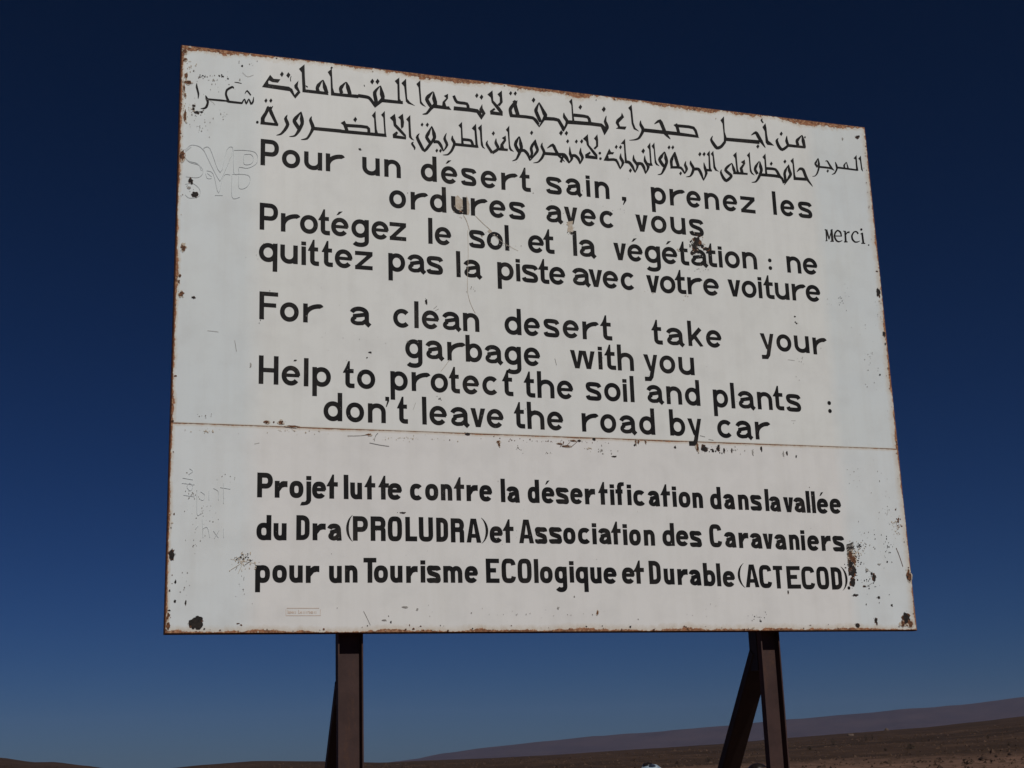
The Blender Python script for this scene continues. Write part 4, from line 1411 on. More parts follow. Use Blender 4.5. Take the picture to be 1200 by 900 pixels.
    'merci': """
36589,22909 36694,22910 36706,22975 36600,22973
36645,22943 36624,22272 36700,22282 36739,22956
36630,22924 36802,22356 36885,22387 36772,22977
36859,22365 37096,22956 37024,22969 36803,22375
36981,22970 36967,22257 37121,22283 37118,22993
37032,22952 37127,22969 37127,23024 37032,23007
36900,22223 37134,22243 37139,22298 36906,22278
36579,22231 36724,22255 36725,22294 36579,22270
37219,22581 37700,22615 37707,22671 37225,22637
37711,22643 37710,22711 37621,22686 37634,22622
37710,22711 37702,22817 37603,22783 37621,22686
37702,22817 37680,22906 37580,22843 37603,22783
37680,22906 37620,22961 37546,22878 37580,22843
37620,22961 37539,23002 37486,22915 37546,22878
37539,23002 37452,23013 37455,22927 37486,22915
37452,23013 37367,22968 37423,22902 37455,22927
37367,22968 37288,22895 37363,22839 37423,22902
37288,22895 37229,22822 37323,22785 37363,22839
37229,22822 37190,22739 37298,22724 37323,22785
37190,22739 37160,22638 37274,22637 37298,22724
37160,22638 37149,22546 37268,22575 37274,22637
37149,22546 37174,22458 37285,22510 37268,22575
37174,22458 37219,22363 37323,22424 37285,22510
37219,22363 37267,22295 37357,22371 37323,22424
37267,22295 37327,22258 37387,22344 37357,22371
37327,22258 37400,22237 37437,22323 37387,22344
37400,22237 37474,22236 37475,22315 37437,22323
37474,22236 37557,22272 37541,22329 37475,22315
37557,22272 37652,22325 37637,22365 37541,22329
37652,22325 37710,22362 37700,22387 37637,22365
37894,22966 37858,22297 37987,22315 38006,22982
37803,22264 38043,22285 38050,22349 37810,22328
37818,22938 37966,22940 37976,22996 37826,22987
37992,22733 38029,22776 37975,22806 37945,22758
38029,22776 38084,22842 38026,22879 37975,22806
38084,22842 38121,22876 38080,22939 38026,22879
38121,22876 38148,22877 38148,22969 38080,22939
38148,22877 38199,22873 38214,22980 38148,22969
38199,22873 38233,22868 38253,22988 38214,22980
38860,22911 38836,22944 38736,22884 38750,22845
38836,22944 38796,22999 38712,22938 38736,22884
38796,22999 38745,23039 38695,22965 38712,22938
38745,23039 38678,23048 38663,22967 38695,22965
38678,23048 38599,23038 38607,22960 38663,22967
38599,23038 38523,23004 38569,22945 38607,22960
38523,23004 38452,22936 38527,22891 38569,22945
38452,22936 38376,22839 38468,22801 38527,22891
38376,22839 38323,22749 38438,22734 38468,22801
38323,22749 38309,22657 38430,22674 38438,22734
38309,22657 38314,22557 38434,22591 38430,22674
38314,22557 38333,22475 38446,22533 38434,22591
38333,22475 38381,22410 38475,22484 38446,22533
38381,22410 38450,22348 38527,22425 38475,22484
38450,22348 38520,22309 38567,22393 38527,22425
38520,22309 38598,22307 38608,22388 38567,22393
38598,22307 38680,22325 38677,22395 38608,22388
38680,22325 38744,22346 38731,22406 38677,22395
38744,22346 38799,22377 38780,22421 38731,22406
38799,22377 38855,22415 38839,22446 38780,22421
38855,22415 38888,22442 38877,22462 38839,22446
39129,23177 39114,23140 39083,23111 39043,23098 39005,23104 38979,23128 38973,23164 38987,23201 39019,23230 39059,23243 39097,23237 39122,23213
39019,22950 39030,22314 39160,22340 39140,22974
38977,22860 39127,22926 39099,22988 38959,22901
38952,22277 39219,22292 39228,22352 38961,22337
39488,22241 39480,22219 39460,22201 39436,22193 39413,22197 39397,22212 39393,22233 39402,22256 39421,22273 39446,22281 39469,22277 39485,22263
""",
}
BLOBS = """
617,22334,150,159,k
792,21664,188,167,k
513,21980,83,67,g
160,23690,142,292,r
3053,28984,57,48,k
170,28967,102,85,r
136,29443,149,128,r
9226,25001,77,55,k
323,18799,140,173,r
900,16244,94,61,k
304,16364,130,147,r
197,17324,69,90,r
177,17014,69,82,r
9688,13965,92,40,k
9524,13673,39,35,k
3713,12983,41,108,g
5904,13325,81,38,k
12666,16859,59,137,k
39771,19300,120,264,k
39846,16825,85,148,k
39309,14389,68,56,k
39858,16247,57,91,k
28389,21567,238,211,k
28202,21146,158,237,k
28631,21283,159,132,k
28933,21106,212,95,k
28517,21882,116,106,k
28018,20777,157,84,k
28540,21478,106,159,r
4528,10140,132,87,r
5213,10148,154,96,r
4872,10146,66,37,r
5757,9965,334,46,r
9604,9711,121,48,r
14691,9957,136,63,k
27543,9731,101,252,r
27976,9653,202,152,k
27885,9790,101,101,k
28762,9682,132,112,k
28801,9848,71,92,k
29112,9600,51,128,k
29572,9617,46,113,k
28446,9530,61,61,k
28973,9455,41,46,k
30826,9567,52,135,g
31361,9776,57,125,k
32695,9538,53,131,g
32910,9593,53,105,k
33472,9422,42,79,k
16342,9597,110,83,r
16383,9456,55,101,r
19687,9624,189,38,r
20059,9502,260,52,r
20452,9812,190,38,r
20785,9825,105,57,k
21603,9947,96,67,k
23971,9900,54,147,r
24116,9882,49,123,r
24534,9898,49,98,r
23886,9712,68,59,k
22661,9058,145,39,k
26225,9683,70,70,k
187,3612,155,252,k
1391,462,310,240,k
1219,384,155,155,k
1504,618,155,155,k
396,2345,54,77,k
400,1460,69,62,k
888,1402,39,116,k
144,1950,54,46,k
112,776,77,153,r
105,348,99,191,r
36250,2600,169,254,k
36376,3133,159,292,k
36257,3503,133,212,k
36499,3785,128,266,r
36263,4062,133,266,r
37607,2865,128,203,k
37484,3050,70,86,k
37237,3234,107,64,g
39847,2976,174,327,r
39808,2881,120,218,k
37818,1754,85,85,k
38573,1340,75,64,k
37499,489,111,180,k
39420,555,302,323,k
39586,370,216,216,r
39150,325,161,161,r
36303,260,136,126,k
36371,1864,158,58,k
36980,2351,96,43,k
38023,3559,108,38,g
36979,1383,42,48,k
35856,28661,57,52,k
39398,29057,118,94,k
39522,29126,94,59,k
38389,28834,47,82,g
34128,17505,76,38,k
34152,17179,65,33,k
34215,17108,76,33,k
14651,22021,90,47,r
16231,21029,124,76,t
20821,21902,199,149,t
20803,21506,149,198,t
20869,21339,60,79,k
20765,21749,74,99,t
14566,22400,236,378,t
15035,22299,142,474,t
876,28053,43,43,g
611,28401,51,43,g
657,26457,102,59,k
640,26290,68,85,k
836,26101,144,76,k
1047,26150,93,42,k
329,27697,212,93,r
235,28066,85,170,r
249,25844,84,295,r
146,27389,63,212,r
220,26972,59,106,r
2947,28196,52,44,g
11271,5828,195,35,k
32286,2008,46,102,k
11314,1205,136,34,g
11931,1078,43,60,g
10606,493,51,51,k
10270,579,109,34,g
21327,928,56,121,r
19221,1141,55,46,g
20119,1741,37,37,g
"""
SCRATCHES = """
g 43 9583,9706 9065,9633 8507,9607
k 39 10060,9807 9928,9650 9861,9387
k 39 9623,9291 10141,9202 10618,9154
t 69 14787,21841 14966,21471 15095,21001
t 39 15001,20993 14987,19557 14897,17894 14972,17195 15166,16648 15299,16424
t 47 15449,21853 15864,21455 16281,21106
t 34 16417,20876 16974,20442 17775,20075
t 34 13856,13822 13575,13443 13366,13182
g 39 9268,1011 9433,686 9597,341
r 56 39210,4476 39372,4006 39522,3442
g 30 3945,9035 4190,9087
g 34 1593,14595 2128,14564
g 34 2920,14177 2965,13918 3012,13616
g 30 3071,28623 3337,28415 3642,28551
g 34 19603,14220 19682,13851
g 30 12012,11454 11873,11093
r 34 19927,9724 19679,9443
r 34 20258,9736 19962,9453
r 34 20688,9798 20293,9465
k 34 27726,10371 28025,10312
k 34 28217,10178 28519,10143
g 30 33458,14940 33884,14915
g 26 33611,11447 33345,11436
g 30 13047,16502 13233,16676
g 30 13136,16415 13321,16520
g 26 1201,26902 1503,26820 1721,26633
g 26 37146,3373 37489,3096
g 26 37081,2305 37480,2539
k 30 3139,3407 3534,3694
k 30 3381,3248 3735,3656
k 30 3582,3170 3939,3416
t 39 2909,2922 3342,3207
t 39 3269,2764 3538,3452 3453,3733
t 30 2900,3444 4021,3255
k 26 3147,2924 3224,3085
k 26 3550,2606 3533,2446
"""
SPECKS = """
1607,28002,1032,602,60,30,g
1174,28139,258,215,14,34,k
2120,28259,172,172,10,30,k
1008,25980,688,430,40,30,g
897,25262,602,430,40,25,g
2160,26115,430,602,26,25,g
395,28517,344,688,24,30,t
577,26259,430,430,26,38,t
133,27056,129,1720,40,38,t
38799,15320,946,3440,60,25,g
39655,17929,516,1720,30,25,g
38897,6468,860,2580,80,25,g
37329,4544,1075,1290,60,30,g
38677,4563,774,1290,40,30,k
37282,2677,946,946,40,30,k
39442,5524,258,860,40,38,t
39499,6002,129,602,24,38,r
36451,3831,473,860,90,38,k
36646,4160,387,516,60,38,t
36847,4537,344,258,30,30,k
28322,21358,473,473,170,38,k
28254,21150,774,688,60,30,t
28480,20664,688,516,40,25,g
22003,9345,860,258,34,34,g
21288,9411,258,129,14,34,t
18915,9145,344,129,14,30,g
17389,9314,301,215,20,34,g
29704,9669,1720,258,40,30,g
28479,9625,602,215,24,34,k
3420,3329,688,516,60,34,t
3498,3451,387,344,30,30,k
1014,6451,516,946,50,25,g
1666,5651,1075,1075,60,21,g
2510,7315,860,430,16,21,g
811,2032,602,1075,24,25,g
3519,2045,344,860,20,21,g
20807,21605,258,387,50,34,t
20798,21407,172,215,20,30,k
14654,22167,344,516,40,30,t
16274,20864,430,430,24,30,t
17065,20305,602,258,24,25,g
23735,23018,1290,430,18,21,g
37222,18790,860,1075,24,25,k
36631,18440,430,344,10,25,g
4155,15310,258,344,12,25,k
28421,19855,516,129,14,25,k
27423,18236,172,258,10,30,t
18069,11374,344,172,8,25,k
13268,11737,301,215,10,30,k
12199,14703,516,258,8,25,g
15241,17684,516,344,14,21,g
5884,9748,1720,129,30,30,t
11235,9614,3870,129,60,25,t
18940,9732,4730,129,60,25,r
1580,9574,1118,129,36,30,t
1564,10288,602,215,24,25,g
1308,4027,1118,1290,20,25,g
3902,18647,1720,1720,14,21,g
16773,844,12900,344,60,25,g
30228,748,860,344,24,25,k
27532,1059,1290,430,20,21,g
34118,6833,172,1290,30,21,g
37152,8342,602,860,24,21,g
3326,29141,1720,344,14,25,g
12921,29639,4300,344,14,25,g
25238,18421,2580,430,10,25,t
34383,15067,1720,2580,30,19,g
20451,22462,8600,5160,60,17,g
9091,14512,5160,5160,60,17,g
24935,13573,8600,2580,50,17,g
16906,4682,12900,3440,70,17,g
"""
GHOSTS = """
30 296,23983 582,24293 1005,24246 1265,23995
30 219,23697 521,23359 1028,23228 1205,22876 959,22575 373,22561
30 584,24200 258,23793 435,23442 942,23311 1119,22960
30 1176,24172 1514,24208 2049,22963 2366,24254 2666,24240 2139,22695 1927,22673 1176,24172
30 2709,24245 2729,23033 2986,23013 2981,23339 3410,23337 3837,23616 3919,24000 3742,24263 3224,24301 2709,24245
30 3227,24067 3235,23552 3579,23588 3704,23883 3572,24104 3227,24067
26 1371,22986 1712,22836 1986,21850 2222,22796 2561,22877
26 1820,21696 2200,21733
26 2645,22932 2667,21686 3049,21723
26 2987,22921 2999,22226 3340,22260 3549,22652 3416,22964 2645,22932
26 1332,22843 1422,22576 1633,22597
26 1416,22852 1631,22689
26 342,22146 716,22229 1058,21942 1024,21573 568,21437 356,21599
26 807,6855 921,7022 1083,6862 970,6654 808,6814
26 599,7258 1076,7190
26 566,7012 1161,6946
26 904,7720 1066,7602 871,7431
26 659,6442 1174,6374
26 1286,6663 1312,5562 1470,5565
26 1446,6626 1648,6467 1574,6220 1454,6258
26 1842,6678 1852,6227
26 2039,6806 2282,6648 2290,6238
26 2515,7067 2533,6079
26 2358,6856 2842,6787
26 1554,5323 1614,4434
26 1565,4837 1800,4922 1929,4439
26 2081,4765 2325,4446
26 2358,4811 2128,4402
26 2555,4896 2564,4449
26 1250,4831 1364,4995
"""

# ------------------------------------------------------------------ ground, hills, mountain
def interp(tab, a):
    if a <= tab[0][0]: return tab[0][1]
    for (a0, e0), (a1, e1) in zip(tab, tab[1:]):
        if a <= a1:
            t = (a - a0) / (a1 - a0); t = t * t * (3 - 2 * t) * 0.4 + t * 0.6
            return e0 + (e1 - e0) * t
    return tab[-1][1]
# skyline of the near plain: bearing (deg from +Y toward +X), rise per metre of distance
PLAIN = [(-60, .004), (-30, .012), (-14, .022), (-6, .019), (-.98, .0128), (.22, .0092), (.9, .0090), (2.04, .006), (2.97, .0033), (3.9, .0012), (4.99, .0024),
         (6.41, .00405), (8.33, .00544), (10.93, .0037), (13.22, .0015), (14.87, .0020), (16.86, .0020), (19.52, .0027), (23.51, .0048),
         (26.14, .0061), (29.08, .0088), (31.32, .0104), (33.85, .0121), (35.71, .0144), (37.54, .0169), (45, .026), (60, .022), (90, .006), (180, .003)]
MTN = [(2, -.004), (9, -.0015), (12.56, .0), (14.21, .0029), (15.54, .0061), (16.87, .0087), (19.54, .01195), (21.55, .0142), (23.54, .0155), (26.19, .0178),
       (29.13, .0207), (31.39, .0223), (33.29, .0243), (35.47, .0254), (37.62, .0287), (44, .034), (58, .040), (75, .03), (95, .004)]
RIDGE = 820.0
def fbm(x, y, s, o=4):
    return noise.fractal(Vector((x / s, y / s, 3.7)), 0.9, 2.1, o, noise_basis='PERLIN_ORIGINAL')
def ground_z(dx, dy):
    """height of the desert at an offset from the photographer's feet"""
    r = math.hypot(dx, dy); a = math.degrees(math.atan2(dx, dy))
    e = interp(PLAIN, a)
    t = min(1.0, max(0.0, (r - 70) / (RIDGE - 70)))
    crest = RIDGE * e + 1.6
    z = crest * (t ** 1.35)
    amp = min(1.0, max(0.0, (r - 25) / 120.0))
    z += amp * (0.42 * fbm(dx, dy, 46) + 0.16 * fbm(dx + 40, dy, 11)) * (1.0 if r < 500 else max(0.0, 1 - (r - 500) / 260))
    if r > RIDGE: z -= (r - RIDGE) * 0.011 + min(6.0, (r - RIDGE) * 0.02)
    if r > 2600: z = z + (r - 2600) * 0.011
    return max(z, -40.0)
def build_ground():
    radii = [0.0, 1, 2, 3.5, 5, 7, 9, 12, 15, 19, 24]
    while radii[-1] < 1000: radii.append(radii[-1] * 1.028 + 0.2)
    while radii[-1] < 22000: radii.append(radii[-1] * 1.12)
    az = [-180 + i * 4 for i in range(41)]
    a = -18.0
    while a < 56: az.append(a); a += 0.32
    az += [56 + i * 4 for i in range(31)]
    verts = [(CAM.x, CAM.y, 0.0)]; faces = []
    n = len(az)
    for r in radii[1:]:
        for a in az:
            dx, dy = r * math.sin(R(a)), r * math.cos(R(a))
            verts.append((CAM.x + dx, CAM.y + dy, ground_z(dx, dy)))
    for j in range(n): faces.append((0, 1 + (j + 1) % n, 1 + j))
    for i in range(len(radii) - 2):
        for j in range(n):
            p = 1 + i * n
            faces.append((p + j, p + (j + 1) % n, p + n + (j + 1) % n, p + n + j))
    k = NT('stony_desert')
    co = k.coord(kind='Object')
    big = k.noise(co, 0.012, 5, 0.6, 0.6); med = k.noise(co, 0.09, 5, 0.65); fine = k.noise(co, 0.9, 6, 0.7); peb = k.noise(co, 7.0, 4, 0.7)
    col = k.mix(k.ramp(big, 0.40, 0.62), (0.034, 0.021, 0.0145), (0.054, 0.032, 0.022))
    col = k.mix(k.math('MULTIPLY', k.ramp(med, 0.52, 0.68), 0.75), col, (0.105, 0.062, 0.041))
    col = k.mix(k.math('MULTIPLY', k.ramp(fine, 0.55, 0.70), 0.6), col, (0.135, 0.085, 0.058))
    col = k.mix(k.math('MULTIPLY', k.ramp(peb, 0.55, 0.66), 0.5), col, (0.028, 0.019, 0.016))
    # paler wash of sand in the near ground
    t = k.n.new('ShaderNodeVectorMath'); t.operation = 'DISTANCE'
    k.l.new(co, t.inputs[0]); t.inputs[1].default_value = (CAM.x, CAM.y, 0)
    near = k.math('ADD', t.outputs['Value'], k.math('MULTIPLY', k.math('SUBTRACT', med, 0.5), 110.0))
    near = k.ramp(near, 175, 120)
    col = k.mix(k.math('MULTIPLY', near, k.ramp(fine, 0.34, 0.6)), col, (0.205, 0.118, 0.084))
    k.bump(k.math('ADD', fine, peb), 0.6, 0.12)
    m = k.done(col, 0.95, 0.1)
    g = mesh_obj('ground', verts, faces, m, None, None, True)
    tag(g, kind='structure')
build_ground()

def build_mountain():
    verts, faces = [], []
    az = [2 + i * 0.45 for i in range(207)]
    rows = [(8200, 0.0), (8500, .18), (8800, .42), (9050, .66), (9250, .86), (9400, 1.0), (9700, .97), (10300, .7), (11000, .2), (11600, -.2)]
    for (r0, f) in rows:
        for a in az:
            wig = 1 + 0.04 * math.sin(a * 1.9) * (1 - abs(f - .5))
            rr = r0
            h = max(9400 * interp(MTN, a), -60)
            z = 1.6 + h * f * wig if f < 0.95 else 1.6 + h * f
            z += 3.5 * fbm(a * 60, r0 * .02, 60) * (1.0 if f >= .95 else .6)
            if f <= 0: z = -60 
            verts.append((CAM.x + rr * math.sin(R(a)), CAM.y + rr * math.cos(R(a)), z))
    n = len(az)
    for i in range(len(rows) - 1):
        for j in range(n - 1):
            faces.append((i * n + j, i * n + j + 1, (i + 1) * n + j + 1, (i + 1) * n + j))
    m = plain('far_rock', (0.044, 0.028, 0.026), (0.066, 0.042, 0.037), 0.004, 0.95, 0.1)
    o = mesh_obj('mountain', verts, faces, m, None, None, True)
    tag(o, kind='structure')
build_mountain()

# desert air
def build_haze():
    mb = MB(); mb.box(-13000, 13000, -13000, 13000, -62, 470)
    k = bpy.data.materials.new('desert_air'); k.use_nodes = True
    n, l = k.node_tree.nodes, k.node_tree.links
    n.clear()
    out = n.new('ShaderNodeOutputMaterial'); v = n.new('ShaderNodeVolumePrincipled')
    v.inputs['Color'].default_value = (0.46, 0.58, 1.0, 1)
    v.inputs['Density'].default_value = 2.7e-5
    v.inputs['Anisotropy'].default_value = 0.0
    l.new(v.outputs[0], out.inputs['Volume'])
    o = mb.build('haze', k)
    tag(o, kind='stuff')
HAZE = True
if HAZE: build_haze()

# ------------------------------------------------------------------ the billboard
OX, OZ = -SIGN_W / 2, SIGN_Z        # sign-plane origin (lower left corner) in the billboard's own space
board = empty('billboard', (0, 0, 0))
tag(board, 'large white rust-edged billboard with black Arabic, French and English lettering on two brown steel posts', 'billboard')

def place(o):
    o.location = (OX, 0, OZ); return o

def ragged(o):
    return o
def build_panels():
    th = 0.012
    s = lambda x: SEAM0 + (SEAM1 - SEAM0) * x / SIGN_W
    # upper sheet, lapped over the lower one
    for nm, mat, y0, lo, hi in (('lower_panel', M_LO, 0.0, lambda x: 0.0, lambda x: s(x) + 0.02), ('upper_panel', M_UP, -0.0015, s, lambda x: SIGN_H)):
        N = 60
        mb = MB()
        xs = [SIGN_W * i / N for i in range(N + 1)]
        wob = lambda x, z: 0.0003 * noise.noise(Vector((x * 1.1, z * 1.1, 4.0)))
        front = [(x, y0 + wob(x, lo(x)), lo(x)) for x in xs] + [(x, y0 + wob(x, hi(x)), hi(x)) for x in xs]
        y1 = 0.006 if nm == 'lower_panel' else -0.0005
        y1 = 0.006
        back = [(x, y1 if nm == 'lower_panel' else (0.0055), z) for (x, y, z) in front]
        mb.add(front, [(i, i + 1, N + 2 + i, N + 1 + i) for i in range(N)], 0)
        if nm == 'lower_panel':
            mb.add(back, [(i + 1, i, N + 1 + i, N + 2 + i) for i in range(N)], 1)
        # edges
        f4 = front + back; B = len(front)
        mb.add(f4, [(i + 1, i, B + i, B + i + 1) for i in range(N)], 2 if nm == 'lower_panel' else 0)
        mb.add(f4, [(N + 1 + i, N + 2 + i, B + N + 2 + i, B + N + 1 + i) for i in range(N)], 2)
        mb.add(f4, [(0, N + 1, B + N + 1, B)], 2)
        mb.add(f4, [(2 * N + 1, N, B + N, B + 2 * N + 1)], 2)
        if nm == 'upper_panel':
            s2 = lambda x: s(x) + 0.02
            bk = [(x, 0.0055, s2(x) + 0.001) for x in xs] + [(x, 0.0055, SIGN_H) for x in xs]
            mb.add(bk, [(i + 1, i, N + 1 + i, N + 2 + i) for i in range(N)], 1)
        o = mesh_obj(nm, mb.v, mb.f, [mat, M_BACK, M_EDGE], board, mb.m)
        place(o)
build_panels()

def build_frame():
    """angle-iron frame behind the sheet, its folded lip just showing along the rim"""
    mb = MB()
    e = 0.0045; y0, y1, w = 0.0065, 0.043, 0.035
    mb.box(-e, SIGN_W + e, y0, y1, SIGN_H - 0.006, SIGN_H + e)              # top lip
    mb.box(-e, SIGN_W + e, y0, y1, -e, 0.006)                               # bottom lip
    mb.box(-e, 0.006, y0, y1, 0.0062, SIGN_H - 0.0062)
    mb.box(SIGN_W - 0.006, SIGN_W + e, y0, y1, 0.0062, SIGN_H - 0.0062)
    mb.box(-0.012 + 0.02, SIGN_W - 0.008, y0, y0 + 0.005, 0.0062, w)
    mb.box(0.008, SIGN_W - 0.008, y0, y0 + 0.005, SIGN_H - w, SIGN_H - 0.0062)
    place(mb.build('frame', M_EDGE_DK, board))
    for z in (0.99, 1.98):
        m2 = MB(); m2.box(0.02, SIGN_W - 0.02, y0, 0.042, z - 0.02, z + 0.02)
        place(m2.build('crossbar', M_STEEL, board))
build_frame()

def channel(name, x0, x1, y0, depth, z0, z1, parent):
    """U-section post: web set back, two flanges toward the reader"""
    t = 0.0065
    mb = MB()
    p = [(x0, y0), (x0 + t, y0), (x0 + t + .001, y0 + depth - t - .004), (x0 + t + .005, y0 + depth - t), (x1 - t - .005, y0 + depth - t),
         (x1 - t - .001, y0 + depth - t - .004), (x1 - t, y0), (x1, y0), (x1, y0 + depth), (x0, y0 + depth)]
    n = len(p)
    vv = [(x, y, z0) for x, y in p] + [(x, y, z1) for x, y in p]
    mb.add(vv, [(i, (i + 1) % n, n + (i + 1) % n, n + i) for i in range(n)], 0)
    # end caps as simple quads
    for o in (0, n):
        mb.add([vv[o + i] for i in range(n)], [(0, 1, 2, 9), (2, 3, 8, 9), (3, 4, 8), (4, 5, 7, 8), (5, 6, 7)], 0)
    return mb.build(name, [M_STEEL2], parent)

POSTS = ((0.812, 0.934), (3.069, 3.180))
for (u0, u1) in POSTS:
    channel('post', OX + u0, OX + u1, 0.045, 0.046, -0.6, OZ + 2.9, board)

def brace(u0, u1, ytop, ztop, slope, thick):
    """raking strut from the back of a post down to the ground behind it (square tube with a welded head plate)"""
    zb = -0.25
    L = ztop - zb
    yb = ytop + slope * L
    d = Vector((0, yb - ytop, zb - ztop)).normalized()
    nrm = Vector((0, -d.z, d.y))
    if nrm.y < 0: nrm = -nrm
    mb = MB()
    tt = thick
    a = Vector((0, ytop, ztop)); b = Vector((0, yb, zb))
    prof = [Vector((u0, 0, 0)) - nrm * tt / 2, Vector((u1, 0, 0)) - nrm * tt / 2, Vector((u1, 0, 0)) + nrm * tt / 2, Vector((u0, 0, 0)) + nrm * tt / 2]
    c = 0.006
    pr = []
    for i in range(4):
        q0, q1, q2 = prof[i - 1], prof[i], prof[(i + 1) % 4]
        pr.append(q1 + (q0 - q1).normalized() * c); pr.append(q1 + (q2 - q1).normalized() * c)
    mb.prism(pr, [a, b])
    o = mb.build('brace', [M_STEEL], board)
    g = MB(); g.box(u0 + 0.004, u1 - 0.004, 0.0925, ytop + thick * 0.45, ztop - 0.10, ztop + 0.30)
    g.build('gusset', [M_STEEL], board)
brace(OX + 0.818, OX + 0.928, 0.135, OZ - 0.232, 0.655, 0.050)
brace(OX + 3.062, OX + 3.176, 0.150, OZ - 0.10, 0.79, 0.056)

# ------------------------------------------------------------------ lettering
class Font:
    def __init__(s, kind, stroke, xh, cap, desc, ttop):
        s.k, s.s, s.X, s.C, s.D, s.T = kind, stroke, xh, cap, desc, ttop
FONTS = {'A': Font('A', .0232, .0985, .1440, .0500, .1390), 'B': Font('B', .0236, .0815, .1200, .0450, .1190)}

def arc(cx, cy, rx, ry, a0, a1, n=2.0, steps=None):
    steps = steps or max(4, int(abs(a1 - a0) / 11))
    r = []
    for i in range(steps + 1):
        a = R(a0 + (a1 - a0) * i / steps); c, s_ = math.cos(a), math.sin(a)
        r.append((cx + rx * math.copysign(abs(c) ** (2 / n), c), cy + ry * math.copysign(abs(s_) ** (2 / n), s_)))
    return r

def catmull(p, n=5):
    out = []
    for i in range(len(p) - 1):
        p0, p1, p2, p3 = [Vector(q) for q in (p[max(i - 1, 0)], p[i], p[i + 1], p[min(i + 2, len(p) - 1)])]
        for j in range(n):
            t = j / n
            q = 0.5 * ((2 * p1) + (p2 - p0) * t + (2 * p0 - 5 * p1 + 4 * p2 - p3) * t * t + (3 * p1 - p0 - 3 * p2 + p3) * t ** 3)
            out.append((q.x, q.y))
    out.append(tuple(p[-1])); return out

def ribbon(pts, w, closed=False):
    """constant-width stroke with mitred joints, as quads"""
    P = [Vector(p) for p in pts]
    q = [P[0]]
    for p in P[1:]:
        if (p - q[-1]).length > 1e-5: q.append(p)
    P = q; n = len(P)
    offs = []
    for i in range(n):
        if closed: a, b = P[i] - P[i - 1], P[(i + 1) % n] - P[i]
        else: a = P[i] - P[i - 1] if i else P[1] - P[0]; b = P[i + 1] - P[i] if i < n - 1 else P[-1] - P[-2]
        a.normalize(); b.normalize()
        na, nb = Vector((-a.y, a.x)), Vector((-b.y, b.x))
        m = na + nb
        if m.length < 1e-4: m = na
        m.normalize()
        offs.append(m * (w / 2 / max(0.45, m.dot(nb))))
    r = []
    for i in range(n if closed else n - 1):
        j = (i + 1) % n
        r.append([P[i] + offs[i], P[j] + offs[j], P[j] - offs[j], P[i] - offs[i]])
    return r

def rect(x0, x1, y0, y1): return [[(x0, y0), (x1, y0), (x1, y1), (x0, y1)]]

